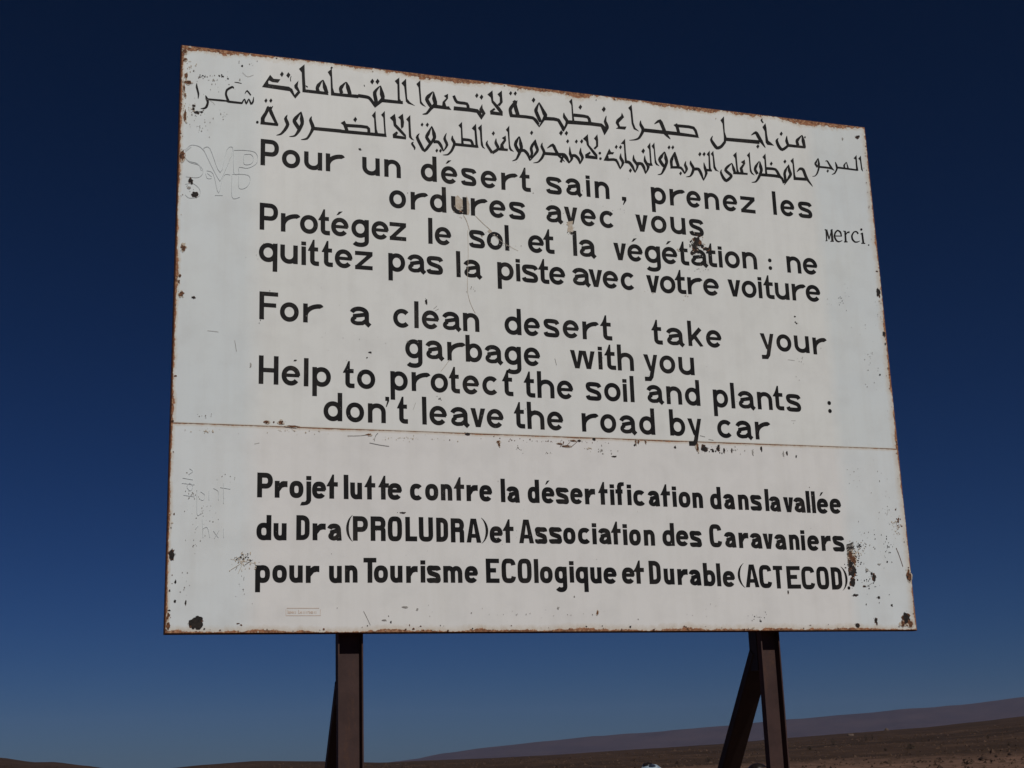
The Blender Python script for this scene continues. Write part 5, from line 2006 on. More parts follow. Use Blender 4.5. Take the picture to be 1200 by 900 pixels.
def glyph(ch, w, f):
    s, X, C, D, T = f.s, f.X, f.C, f.D, f.T
    h = s / 2; m = w / 2; B = f.k == 'B'
    n_ = 2.5 if B else 2.08
    ov = 0.0012
    out = []
    rb = lambda p, k=1.0, c=False: out.extend(ribbon(p, s * k, c))
    if ch == 'o': rb(arc(m, X / 2, m - h, X / 2 - h + ov, 0, 349, n_, 32), 1, True)
    elif ch == 'c': rb(arc(m, X / 2, m - h, X / 2 - h + ov, 42, 318, n_, 26))
    elif ch in 'eé':
        rb(arc(m, X / 2, m - h, X / 2 - h + ov, 0, 322, n_, 30))
        out += rect(h, w - h * .4, X * .43, X * .43 + s * .72)
        if ch == 'é': out.append([(w * .30, X + .014), (w * .44, X + .034), (w * .66, X + .037), (w * .44, X + .014 + .004)])
    elif ch == 'a':
        sx = w * .90 - h
        rb(arc(sx / 2 + h * .3, X * .60, sx / 2 - h * .3, X * .40 - h + ov, 162, 0, n_, 14) + [(sx, X * .30), (sx + .001, X * .13), (w - h * .55, -.0005)] if not B else
           arc(sx / 2 + h * .3, X * .60, sx / 2 - h * .3, X * .40 - h + ov, 162, 0, n_, 14) + [(sx + .05 * w, 0)])
        rb([(sx, X * .60), (sx * .70, X * .565), (h + w * .11, X * .50)] + arc(h + w * .26, X * .27, w * .26, X * .27 - h + ov, 128, 270, 2, 12) + [(sx * .74, h * 1.06), (sx, X * .30)], .88)
    elif ch == 's':
        y1, y0 = X - h + ov, h - ov
        rb(catmull([(w - h * .72, X * .735), (w * .80, X * .86), (m, y1), (w * .17, X * .87), (h * 1.0, X * .72), (w * .24, X * .585), (m, X * .505), (w * .76, X * .42),
                    (w - h, X * .275), (w * .82, X * .125), (m, y0), (w * .18, X * .13), (h * .72, X * .26)], 5))
    elif ch in 'nhmr':
        if ch == 'm':
            q = (w - s) / 2
            out += rect(0, s, 0, X)
            for i in range(2):
                c = h + q * i + q / 2
                rb([(h + q * i, X * .50)] + arc(c, X * .56, q / 2, X * .44 - h + ov, 180, 0, 2.2, 12) + [(c + q / 2, 0)], .96)
        else:
            out += rect(0, s, 0, C if ch == 'h' else X)
            if ch == 'r' and B:
                out.append([(s * .9, X * .46), (s * .9, X * .84), (w * .52, X * .97), (w * .66, X), (w, X), (w, X * .64), (w * .80, X * .655), (w * .60, X * .61), (s, X * .38)])
            elif ch == 'r':
                rx = w - h * 1.5
                rb([(h, X * .36)] + arc(h + rx, X * .34, rx, X * .66 - h + ov, 168, 92, 2, 10) + arc(h + rx * .985, X * .70, h * 1.0, X * .30 - h + ov, 84, 38, 2, 4))
            else:
                rb([(h, X * .48)] + arc(m, X * .55, m - h, X * .45 - h + ov, 180, 0, n_, 16) + [(w - h, 0)])
    elif ch == 'u':
        out += rect(w - s, w, 0, X)
        rb([(h, X)] + arc(m, X * .45, m - h, X * .45 - h + ov, 180, 360, n_, 16) + [(w - h, X * .52)])
    elif ch in 'dbpqg':
        rb(arc(m, X / 2, m - h, X / 2 - h + ov, 0, 349, n_, 32), 1, True)
        if ch == 'd': out += rect(w - s, w, 0, C)
        if ch == 'b': out += rect(0, s, 0, C)
        if ch == 'p': out += rect(0, s, -D, X)
        if ch == 'q': out += rect(w - s, w, -D, X)
        if ch == 'g':
            out += rect(w - s, w, 0, X)
            rb([(w - h, X * .3), (w - h, -D * .30)] + arc(m, -D * .34, m - h, D * .66 - h + ov, 0, -150, 2.3, 14))
    elif ch == 'i':
        c = m; out += rect(c - h, c + h, 0, X); out += rect(c - h * 1.06, c + h * 1.06, X + s * .30, X + s * 1.14)
    elif ch == 'l': out += rect(m - h, m + h, 0, C)
    elif ch == 'j':
        c = w - h
        out += rect(c - h, c + h, -.004, X)
        out.append([(c - h, 0), (c + h, 0), (c + h * .98, -.013), (c + h * .45, -.025), (c - h * .6, -.033), (w * .30, -.0365), (0, -.0365), (w * .14, -.020), (c - h * 1.5, -.0185), (c - h, -.010)])
        out += rect(c - h * 1.06, c + h * 1.06, X + s * .30, X + s * 1.14)
    elif ch == 't':
        c = w * (.46 if B else .40)
        yb = X - s * .90
        out.append([(0, yb + s * .12), (c - h * 1.15, X + s * .08), (c - h * .55, X + s * .72), (c + h * .25, T), (c + h, T), (c + h, yb), (s * .05, yb)])
        out += rect(c, w * (1 if B else .92), yb, X)
        if B: out += rect(c - h, c + h, 0, X)
        else: rb([(c, X), (c, s * 1.25)] + arc(c + s * .75, s * 1.2, s * .75, s * 1.2 - h, 180, 270, 2, 6) + [(w, h)])
    elif ch == 'f':
        c = w * .44
        out += rect(c - h, c + h, 0, C * .72)
        out.append([(c - h, C * .68), (c - h, C * .84), (c - h * .5, C * .95), (c + h * .5, C), (w, C), (w, C - s * .78), (c + h * 1.3, C - s * .85), (c + h, C - s * 1.1), (c + h, C * .68)])
        out += rect(0, w * .82, X - s * .9, X)
    elif ch == 'k':
        out += rect(0, s, 0, C)
        rb([(h, X * .34), (w - s * .72, X + .004)]); rb([(w * .40, X * .60), (w - s * .55, -.003)])
        out[-1] = [(min(max(p[0], 0), w), max(p[1], 0)) for p in out[-1]]
    elif ch == 'v':
        g = s * 1.10
        out.append([(0, X), (g, X), (m, X * .36), (w - g, X), (w, X), (m + s * .56, 0), (m - s * .56, 0)])
    elif ch == 'w':
        g = s * 1.05; q = w * .535
        for o_ in (0, w - q):
            out.append([(o_, X), (o_ + g, X), (o_ + q / 2, X * .34), (o_ + q - g, X), (o_ + q, X), (o_ + q / 2 + s * .55, 0), (o_ + q / 2 - s * .55, 0)])
    elif ch == 'y':
        g = s * 1.08
        out.append([(0, X), (g, X), (m + s * .1, X * .30), (m + s * .1, 0), (m - s * .45, X * .10)])
        rb([(w - g * .53, X + .003), (m + s * .22, -D * .05), (m + s * .02, -D * .48), (m - s * .4, -D + h * 1.05), (w * .03, -D + h)])
        out[-4] = [(p[0], min(p[1], X)) for p in out[-4]]
    elif ch == 'z':
        out += rect(0, w, X - s * .92, X) + rect(0, w, 0, s * .92)
        out.append([(0, s * .5), (s * .2, s * .92), (w - s * 1.3, X - s * .92), (w, X - s * .5), (w, X - s * .92), (s * 1.4, s * .92), (s * 1.2, s * .5)])
    elif ch == 'P' or ch == 'R':
        yb = C * (.36 if ch == 'P' else .43); r_ = (C - yb) / 2 - h; cx = w - h - r_ * .86
        out += rect(0, s, 0, C)
        rb([(h, C - h)] + arc(cx, (C + yb) / 2, r_ * .86, r_, 90, -90, 2.3, 14) + [(h, yb + h)])
        if ch == 'R': rb([(w * .40, yb + h)] + arc(w - h - w * .2, yb - s * .1, w * .2, s * .6, 90, 0, 2, 5) + [(w - h, 0)])
    elif ch == 'F': out += rect(0, s, 0, C) + rect(0, w, C - s * .9, C) + rect(0, w * .90, C * .45, C * .45 + s * .9)
    elif ch == 'H': out += rect(0, s, 0, C) + rect(w - s, w, 0, C) + rect(0, w, C * .42, C * .42 + s * .92)
    elif ch == 'D':
        out += rect(0, s, 0, C); r_ = w * .42
        rb([(h, C - h), (w - h - r_ * .8, C - h)] + arc(w - h - r_, C - h - r_, r_, r_, 80, 0, 2.4, 6) + arc(w - h - r_, h + r_, r_, r_, 0, -80, 2.4, 6) + [(h, h)])
    elif ch == 'O': rb(arc(m, C / 2, m - h, C / 2 - h + ov, 0, 350, 3.6, 40), 1, True)
    elif ch == 'C': rb(arc(m, C / 2, m - h, C / 2 - h + ov, 22, 338, 3.6, 34))
    elif ch == 'L': out += rect(0, s, 0, C) + rect(0, w, 0, s)
    elif ch == 'U': rb([(h, C)] + arc(m, C * .3, m - h, C * .3 - h + ov, 180, 360, 3, 18) + [(w - h, C)])
    elif ch == 'E': out += rect(0, s, 0, C) + rect(0, w, C - s * .9, C) + rect(0, w, 0, s * .9) + rect(0, w * .76, C * .43, C * .43 + s * .9)
    elif ch == 'T': out += rect(0, w, C - s * .92, C) + rect(m - h, m + h, 0, C)
    elif ch == 'A':
        out.append([(0, 0), (s, 0), (m, C * .80), (w - s, 0), (w, 0), (m + s * .62, C), (m - s * .62, C)])
        out += rect(w * .22, w * .78, C * .20, C * .20 + s * .8)
    elif ch in '()':
        p, q = [], []
        for i in range(13):
            a = R(-62 + 124 * i / 12); y_ = C * .5 + C * .54 * math.sin(a) / math.sin(R(62))
            k_ = (math.cos(a) - math.cos(R(62))) / (1 - math.cos(R(62)))
            p.append((w * .95 - w * .95 * k_, y_)); q.append((w * .99 - (w * .99 - s * .50) * k_ * .93, y_))
        poly = [[p[i], p[i + 1], q[i + 1], q[i]] for i in range(12)]
        out += [[(w - x, y_) for x, y_ in g] for g in poly] if ch == ')' else poly
    elif ch == ',':
        out.append([(0, s), (w, s), (w, s * .1), (w * .30, -s * 1.05), (w * .15, -s * .95), (w * .45, s * .05), (0, s * .05)])
    elif ch == "'":
        y_ = C - s * .9 - .011
        out.append([(0, y_ + s), (w, y_ + s), (w, y_ + s * .1), (w * .30, y_ - s * 1.3), (w * .1, y_ - s * 1.25), (w * .5, y_ + s * .1), (0, y_ + s * .1)])
    elif ch == '.': out.append(arc(m, .008, .009, .009, 0, 330, 2, 11))
    elif ch == ':':
        for y_ in (.016, .062): out.append(arc(m, y_, s * .5, s * .5, 0, 330, 2, 11))
    return out

def union(polys):
    """merge overlapping polygons into one flat triangulation without coincident faces"""
    tris = []
    for p in polys:
        P3 = [Vector((x[0], x[1], 0)) for x in p]
        for tri in tessellate_polygon([P3]):
            q = [P3[i] for i in tri]
            area = (q[1].x - q[0].x) * (q[2].y - q[0].y) - (q[2].x - q[0].x) * (q[1].y - q[0].y)
            if abs(area) < 1e-8: continue
            if area < 0: q.reverse()
            tris.append((q, abs(area) / 2))
    jr = random.Random(5)
    best = None
    for attempt in range(6):
        V, F = [], []
        for q, a_ in tris:
            e = 0 if attempt == 0 else 4e-5
            b = len(V); V += [Vector(((x.x + jr.uniform(-e, e)) * 10, (x.y + jr.uniform(-e, e)) * 10)) for x in q]; F.append([b, b + 1, b + 2])
        vv, ee, ff, ov_, oe, of = delaunay_2d_cdt(V, [], F, 0, 2e-6)
        vv = [v * .1 for v in vv]
        faces = [f for f, o in zip(ff, of) if o]
        # a face is kept only when its middle really lies in one of the input triangles
        good = []
        for f in faces:
            c = (vv[f[0]] + vv[f[1]] + vv[f[2]]) / 3
            for q, a_ in tris:
                s_ = [(q[(k + 1) % 3].x - q[k].x) * (c.y - q[k].y) - (q[(k + 1) % 3].y - q[k].y) * (c.x - q[k].x) for k in range(3)]
                if min(s_) > -1e-7: good.append(f); break
        miss = len(faces) - len(good)
        if best is None or miss < best[0]: best = (miss, vv, good)
        if miss == 0: break
    return best[1], best[2]

INK_Y = {'A': -0.0026, 'B': -0.0012}
def letter_obj(label, polysets, y):
    V, F = [], []
    for polys in polysets:
        vv, ff = union(polys)
        b = len(V)
        V += [(p.x, y, p.y) for p in vv]
        for f in ff:
            a = sum(vv[f[i]].x * vv[f[(i + 1) % len(f)]].y - vv[f[(i + 1) % len(f)]].x * vv[f[i]].y for i in range(len(f)))
            F.append([b + i for i in (f if a > 0 else f[::-1])])
    o = mesh_obj('lettering', V, F, M_INK, board)
    place(o)
    if label: o['label'] = label
    return o

rng = random.Random(7)
STEMMED = 'nuhmrpbdkzfPFHDRELUT'
LINE_LABELS = ['black painted line reading Pour un désert sain, prenez les', 'black painted line reading ordures avec vous',
               'black painted line reading Protégez le sol et la végétation : ne', 'black painted line reading quittez pas la piste avec votre voiture',
               'black painted line reading For a clean desert take your', 'black painted line reading garbage with you',
               'black painted line reading Help to protect the soil and plants', "black painted line reading don't leave the road by car",
               'bold black line reading Projet lutte contre la désertification dans la vallée',
               'bold black line reading du Dra (PROLUDRA) et Association des Caravaniers',
               'bold black line reading pour un Tourisme ECOlogique et Durable (ACTECOD)']
for (fk, text, ext), lab in zip(LATIN, LINE_LABELS):
    f = FONTS[fk]; sets = []
    for ch, (u0, u1, v) in zip(text.replace(' ', ''), ext):
        u0, u1, v = u0 / 1000, u1 / 1000, v / 1000
        cxm = (u0 + u1) / 2
        lean = abs(0.0029 + 0.0262 * (cxm - 0.45)) * 1.0     # camera lean of verticals widens measured boxes
        if ch in STEMMED: u0 += lean * f.X * .45; u1 -= lean * f.X * .45
        w = u1 - u0
        if ch in 'il': w = f.s; u0 = cxm - w / 2
        g = glyph(ch, w, f)
        sl_, tw = rng.uniform(-.012, .012), rng.uniform(-.0008, .0008)
        sets.append([[(u0 + p[0] + p[1] * sl_ * .5, v + tw + p[1] + (p[0] - w / 2) * sl_) for p in poly] for poly in g])
    letter_obj(lab, sets, INK_Y[fk])

HAND_LABELS = {'a1': 'first line of hand-lettered black Arabic across the top', 'a2': 'second line of hand-lettered black Arabic',
               'shukran': 'small Arabic word shukran at the left edge', 'marju': 'small Arabic word at the right edge', 'merci': 'small word Merci with serifs'}
for key, txt in HAND.items():
    polys = []
    for ln in txt.strip().split('\n'):
        p = [tuple(int(c) / 10000 for c in t.split(',')) for t in ln.split()]
        if len(p) == 4: polys += [[p[0], p[1], p[2]], [p[0], p[2], p[3]]]
        else: polys.append(p)
    letter_obj(HAND_LABELS[key], [polys], -0.0026)

# ------------------------------------------------------------------ chips, scratches, specks, ghost outlines of older lettering
def seam_at(u): return SEAM0 + (SEAM1 - SEAM0) * u / SIGN_W
MATS = {'k': M_CHIP, 'r': M_RUST, 't': M_TAN, 'g': M_GREY, 'o': M_GHOST}
class Marks:
    def __init__(s): s.v = []; s.f = []; s.m = []; s.n = 0
    def poly(s, pts, kind, lift=0.0):
        s.n += 1
        u = sum(p[0] for p in pts) / len(pts); v = sum(p[1] for p in pts) / len(pts)
        y = (-0.0032 if v > seam_at(u) - 0.004 else -0.0018) - lift - (s.n % 60) * 0.000004
        b = len(s.v); s.v += [(p[0], y, p[1]) for p in pts]; s.f.append(list(range(b, b + len(pts)))); s.m.append('krtgo'.index(kind))
    def blob(s, u, v, rx, ry, kind, rough=.35, n=None, lift=0.0):
        n = n or (14 if max(rx, ry) > .006 else 7)
        ph = rng.uniform(0, 9)
        pts = []
        for i in range(n):
            a = 2 * math.pi * i / n
            k = 1 + rough * noise.noise(Vector((math.cos(a) * 1.6 + ph, math.sin(a) * 1.6, ph))) * 1.6 + rng.uniform(-.12, .12)
            pts.append((u + rx * k * math.cos(a), v + ry * k * math.sin(a)))
        s.poly(pts, kind, lift)
    def line(s, pts, w, kind):
        for q in ribbon(catmull(pts, 4) if len(pts) > 2 else pts, w):
            s.poly([tuple(p) for p in q], kind)
    def build(s, name, parent, label=None):
        o = mesh_obj(name, s.v, s.f, [MATS[c] for c in 'krtgo'], parent, s.m)
        place(o)
        if label: o['label'] = label
        return o
PANELS = {}
for o_ in board.children:
    if o_.name.startswith(('upper_panel', 'lower_panel')): PANELS[o_.name[:5]] = o_
for o_ in PANELS.values():
    for c_ in 'krtgo': o_.data.materials.append(MATS[c_])
def merge(mk):
    """wear belongs to the sheet it sits on: add the marks to the panel's own mesh"""
    for key, o_ in PANELS.items():
        bm = bmesh.new(); bm.from_mesh(o_.data)
        for f_, m_ in zip(mk.f, mk.m):
            v_ = sum(mk.v[i][2] for i in f_) / len(f_); u_ = sum(mk.v[i][0] for i in f_) / len(f_)
            if (v_ > seam_at(u_) - 0.004) != (key == 'upper'): continue
            try:
                g_ = bm.faces.new([bm.verts.new(mk.v[i]) for i in f_])
                g_.material_index = 3 + m_
                g_.normal_update()
                if g_.normal.y > 0: g_.normal_flip()
            except ValueError: pass
        bm.to_mesh(o_.data); bm.free()
I4 = lambda t: int(t) / 10000
mk = Marks()
for ln in BLOBS.split('\n'):
    if not ln: continue
    u, v, rx, ry, k = ln.split(',')
    q_ = .86 if k in 'kr' else 1.0
    u, v, rx, ry = I4(u), I4(v), I4(rx) * q_, I4(ry) * q_
    if k == 't':
        mk.blob(u, v, rx, ry, k, .5, None, -.0011 if max(rx, ry) > .02 else 0)
    else:
        if max(rx, ry) > .008 and k in 'kr': mk.blob(u, v, rx * (1.25 if k == 'r' else 1.02), ry * (1.2 if k == 'r' else 1.0), 't' if k == 'r' else 'r', .55, 18)
        mk.blob(u, v, rx, ry, k, .5, 16 if max(rx, ry) > .006 else 8, .0003)
        for _ in range(int(max(rx, ry) / .004)):
            a, d = rng.uniform(0, 6.28), rng.uniform(.9, 1.7)
            mk.blob(u + rx * d * math.cos(a), v + ry * d * math.sin(a), rng.uniform(.001, .0022), rng.uniform(.001, .002), k, .4, 6)
merge(mk)
mk = Marks()
for ln in SCRATCHES.split('\n'):
    if not ln: continue
    k, w, *pts = ln.split()
    mk.line([tuple(I4(c) for c in p.split(',')) for p in pts], I4(w) * .5, k)
for _ in range(210):                     # brushed-off patch beside the last two lines of text
    a_ = rng.random(); u_ = 3.606 + .022 * rng.random() * (1 - a_); v_ = .462 - .17 * a_
    l_ = rng.uniform(.010, .045) * (1 - .5 * a_); an = rng.uniform(.15, .65)
    mk.line([(u_, v_), (u_ + l_ * math.cos(an), v_ + l_ * math.sin(an))], rng.uniform(.0012, .0034), rng.choice('kkkkkg' if a_ < .42 else 'krrttk' if a_ < .75 else 'kkkr'))
merge(mk)
mk = Marks()
for ln in SPECKS.split('\n'):
    if not ln: continue
    u, v, rx, ry, n, r_, k = ln.split(',')
    u, v, rx, ry, r_ = I4(u), I4(v), I4(rx), I4(ry), I4(r_)
    for _ in range(int(int(n) * (.45 if k == 'g' else .7))):
        a, d = rng.uniform(0, 6.2832), min(1.5, abs(rng.gauss(0, .6)))
        x_, z_ = u + rx * d * math.cos(a), v + ry * d * math.sin(a)
        if not (.004 < x_ < SIGN_W - .004 and .004 < z_ < SIGN_H - .004): continue
        q = r_ * rng.uniform(.35, 1.15)
        mk.blob(x_, z_, q * rng.uniform(.6, 1.5), q * rng.uniform(.6, 1.5), k, .5, 6)
for _ in range(160):                      # rust flecks hugging the rim
    e = rng.random(); d = abs(rng.gauss(0, .016)) + .004; t_ = rng.random()
    x_, z_ = (t_ * SIGN_W, d) if e < .40 else (SIGN_W - d * .9, t_ * SIGN_H) if e < .62 else (d * .7, t_ * SIGN_H) if e < .78 else (t_ * SIGN_W, SIGN_H - d * 1.2)
    q = rng.uniform(.0012, .0042)
    mk.blob(x_, z_, q * rng.uniform(.7, 2.2), q * rng.uniform(.6, 1.3), rng.choice('rrrtk'), .6, 8)
merge(mk)
mk = Marks()
for ln in GHOSTS.split('\n'):
    if not ln: continue
    w, *pts = ln.split()
    pts = [tuple(I4(c) for c in p.split(',')) for p in pts]
    mk.line(pts, I4(w), 'o')
mk.build('ghost_lettering', board, 'faint raised outline of older painted-over letters S.V.P')

# small faded printed box near the lower edge
def faded_box():
    mb = MB()
    y = -0.0008
    def q(x0, x1, z0, z1): mb.add([(x0, y, z0), (x1, y, z0), (x1, y, z1), (x0, y, z1)], [(0, 1, 2, 3)])
    q(0.5573, 0.7118, 0.1123, 0.1160)
    q(0.5535, 0.7201, 0.0779, 0.0810)
    q(0.5527, 0.5549, 0.0811, 0.1091)
    q(0.7160, 0.7184, 0.0850, 0.1092)
    q(0.5615, 0.5638, 0.0883, 0.1067)
    q(0.5639, 0.5675, 0.0883, 0.1003)
    q(0.5684, 0.5713, 0.0883, 0.1003)
    q(0.5714, 0.5749, 0.0883, 0.1003)
    q(0.5758, 0.5782, 0.0883, 0.1003)
    q(0.5782, 0.5819, 0.0971, 0.0911)
    q(0.5827, 0.5860, 0.0883, 0.1003)
    q(0.5860, 0.5897, 0.0971, 0.0911)
    q(0.5906, 0.5935, 0.0883, 0.1003)
    q(0.5981, 0.6009, 0.0883, 0.1003)
    q(0.6121, 0.6151, 0.0883, 0.1067)
    q(0.6152, 0.6188, 0.0883, 0.0911)
    q(0.6197, 0.6221, 0.0883, 0.1003)
    q(0.6221, 0.6258, 0.0971, 0.0911)
    q(0.6266, 0.6298, 0.0883, 0.1003)
    q(0.6343, 0.6374, 0.0882, 0.1003)
    q(0.6420, 0.6446, 0.0882, 0.1003)
    q(0.6491, 0.6518, 0.0882, 0.1003)
    q(0.6564, 0.6598, 0.0882, 0.1003)
    q(0.6598, 0.6634, 0.0971, 0.1003)
    q(0.6643, 0.6679, 0.0882, 0.1003)
    q(0.6679, 0.6716, 0.0971, 0.0910)
    q(0.6724, 0.6752, 0.0882, 0.1003)
    q(0.6753, 0.6789, 0.0882, 0.1003)
    q(0.6798, 0.6827, 0.0882, 0.1003)
    q(0.6872, 0.6904, 0.0882, 0.1003)
    q(0.6949, 0.6983, 0.0882, 0.1003)
    place(mb.build('faded_print', M_FADED, board))
faded_box()

# ------------------------------------------------------------------ two people behind the sign, heads just inside the frame
def gz(x, y): return ground_z(x - CAM.x, y - CAM.y)
def person(loc, height, yaw, mats, label, headgear):
    root = empty('person', loc)
    root.rotation_euler = (0, 0, yaw)
    tag(root, label, 'person', 'people standing behind the billboard')
    k = height / 1.70
    J = [((0, 0, .93), .135), ((0, .01, 1.10), .125), ((0, .0, 1.30), .155), ((0, 0, 1.42), .10), ((0, .01, 1.475), .056), ((0, -.012, 1.54), .086), ((0, -.012, 1.62), .112), ((0, -.006, 1.672), .075)]
    E = [(0, 1), (1, 2), (2, 3), (3, 4), (4, 5), (5, 6), (6, 7)]
    for sx in (-1, 1):
        b = len(J)
        J += [((sx * .09, 0, .84), .092), ((sx * .10, -.015, .48), .060), ((sx * .105, .02, .10), .042), ((sx * .11, -.06, .04), .038), ((sx * .115, -.13, .03), .026)]
        E += [(0, b), (b, b + 1), (b + 1, b + 2), (b + 2, b + 3), (b + 3, b + 4)]
        b = len(J)
        J += [((sx * .165, 0, 1.37), .062), ((sx * .225, .02, 1.10), .043), ((sx * .225, -.06, .86), .030), ((sx * .222, -.09, .79), .034)]
        E += [(2, b), (b, b + 1), (b + 1, b + 2), (b + 2, b + 3)]
        h_ = b + 3
        for fi, (dx, ln) in enumerate(((-.022, .075), (-.008, .085), (.007, .08), (.02, .065))):
            c = len(J)
            J += [((sx * .222 + dx * .8, -.105 - dx * .3, .745), .0095), ((sx * .222 + dx, -.10, .745 - ln * .5), .0085), ((sx * .222 + dx, -.085, .745 - ln), .007)]
            E += [(h_, c), (c, c + 1), (c + 1, c + 2)]
        c = len(J)
        J += [((sx * .195, -.125, .77), .011), ((sx * .19, -.14, .735), .009)]
        E += [(h_, c), (c, c + 1)]
    me = bpy.data.meshes.new('body')
    me.from_pydata([tuple(Vector(j[0]) * k) for j in J], E, [])
    o = bpy.data.objects.new('body', me); COL.objects.link(o)
    sk = o.modifiers.new('skin', 'SKIN'); sk.use_smooth_shade = True
    ss = o.modifiers.new('sub', 'SUBSURF'); ss.levels = 2; ss.render_levels = 2
    for i, j in enumerate(J):
        d = me.skin_vertices[0].data[i]; d.radius = (j[1] * k, j[1] * k * (.78 if i in (0, 1, 2, 3) else 1.0)); d.use_root = (i == 0)
    dg = bpy.context.evaluated_depsgraph_get()
    fin = bpy.data.meshes.new_from_object(o.evaluated_get(dg))
    bpy.data.objects.remove(o)
    b = bpy.data.objects.new('body', fin); COL.objects.link(b); b.parent = root
    fin.materials.clear()
    for m_ in mats: fin.materials.append(m_)
    for p in fin.polygons:
        z = p.center.z / k; ax = abs(p.center.x) / k
        p.material_index = 1 if .90 < z < 1.44 and not (ax > .19 and z < .90) else 2 if z <= .90 and not (ax > .17 and z > .62) and z > .085 else 3 if z <= .085 else 0
    # face: nose, eyes, mouth, ears as one small skin piece each side of the head
    fb = MB()
    def ball(c, r, mi=0, n=10):
        vv, ff = [], []
        for i in range(n + 1):
            for j in range(n):
                t_, a = math.pi * i / n, 2 * math.pi * j / n
                vv.append((c[0] + r[0] * math.sin(t_) * math.cos(a), c[1] + r[1] * math.sin(t_) * math.sin(a), c[2] + r[2] * math.cos(t_)))
        for i in range(n):
            for j in range(n): ff.append((i * n + j, i * n + (j + 1) % n, (i + 1) * n + (j + 1) % n, (i + 1) * n + j))
        fb.add(vv, ff, mi)
    K = lambda *c: tuple(q * k for q in c)
    ball(K(0, -.105, 1.575), K(.012, .018, .024)); ball(K(0, -.092, 1.535), K(.024, .008, .006), 1)
    for sx in (-1, 1):
        ball(K(sx * .032, -.094, 1.600), K(.013, .009, .007), 2); ball(K(sx * .088, .0, 1.585), K(.012, .02, .03))
    fb.build('face', [mats[0], M_LIP, M_EYE], root, True)
    headgear(root, k)
    return root
M_SKIN = plain('skin', (0.24, 0.13, 0.085), (0.32, 0.18, 0.12), 20, 0.5)
M_LIP = plain('lips', (0.22, 0.08, 0.07), (0.28, 0.10, 0.09), 30, 0.45)
M_EYE = plain('eyes', (0.02, 0.015, 0.012), (0.05, 0.04, 0.035), 30, 0.2)
M_HAIR = plain('dark_hair', (0.010, 0.007, 0.006), (0.022, 0.015, 0.012), 60, 0.32, 0.5)
M_SHIRT = plain('blue_grey_shirt', (0.10, 0.14, 0.20), (0.14, 0.18, 0.25), 14, 0.85)
M_SHIRT2 = plain('dusty_red_shirt', (0.22, 0.06, 0.06), (0.28, 0.09, 0.08), 14, 0.85)
M_TROUSER = plain('dark_trousers', (0.03, 0.03, 0.035), (0.05, 0.05, 0.055), 14, 0.85)
M_SHOE = plain('shoes', (0.02, 0.016, 0.014), (0.04, 0.03, 0.026), 14, 0.6)
M_SCARF = plain('pale_blue_scarf', (0.19, 0.26, 0.34), (0.36, 0.42, 0.47), 40, 0.8)
M_NAVY = plain('navy_cloth', (0.008, 0.012, 0.030), (0.018, 0.026, 0.055), 40, 0.8)

def dome(name, mat, parent, c, r, zcut, seed, amp=.06, n=22):
    """a lumpy cap of cloth or hair around the upper head"""
    vv, ff = [], []
    rows = 12
    for i in range(rows + 1):
        t_ = math.acos(max(-1, min(1, 1 - (1 - zcut) * i / rows)))
        for j in range(n):
            a = 2 * math.pi * j / n
            d = Vector((math.sin(t_) * math.cos(a), math.sin(t_) * math.sin(a), math.cos(t_)))
            q = 1 + amp * noise.noise(d * 2.3 + Vector((seed, 0, 0))) + amp * .5 * math.sin(a * 3 + t_ * 7 + seed)
            vv.append((c[0] + r[0] * q * d.x, c[1] + r[1] * q * d.y, c[2] + r[2] * q * d.z))
    for i in range(rows):
        for j in range(n): ff.append((i * n + j, i * n + (j + 1) % n, (i + 1) * n + (j + 1) % n, (i + 1) * n + j))
    ff.append([rows * n + j for j in range(n)])
    o = MB(); o.add(vv, ff)
    ob = o.build(name, mat, parent, True)
    return ob
def scarf_head(root, k):
    dome('headscarf', M_SCARF, root, (0, .006, 1.622 * k), (.101 * k, .108 * k, .076 * k), -.12, 2.0, .05)
    dome('hair', M_HAIR, root, (.026 * k, .012, 1.688 * k), (.044 * k, .050 * k, .024 * k), -.6, 5.0, .10)
    dome('headband', M_NAVY, root, (-.014 * k, .050 * k, 1.674 * k), (.034 * k, .040 * k, .022 * k), -.6, 8.0, .10)
def hair_head(root, k):
    dome('hair', M_HAIR, root, (0, .022, 1.622 * k), (.093 * k, .098 * k, .086 * k), -.05, 4.0, .03)

person((1.96, 3.62, 0.0), 1.541, R(150), [M_SKIN, M_SHIRT, M_TROUSER, M_SHOE], 'person in pale blue headwear, only the crown showing left of the right-hand brace', scarf_head)
person((2.56, 3.0, 0.0), 1.516, R(20), [M_SKIN, M_SHIRT2, M_TROUSER, M_SHOE], 'person with glossy dark hair, only the crown showing between right-hand brace and post', hair_head)


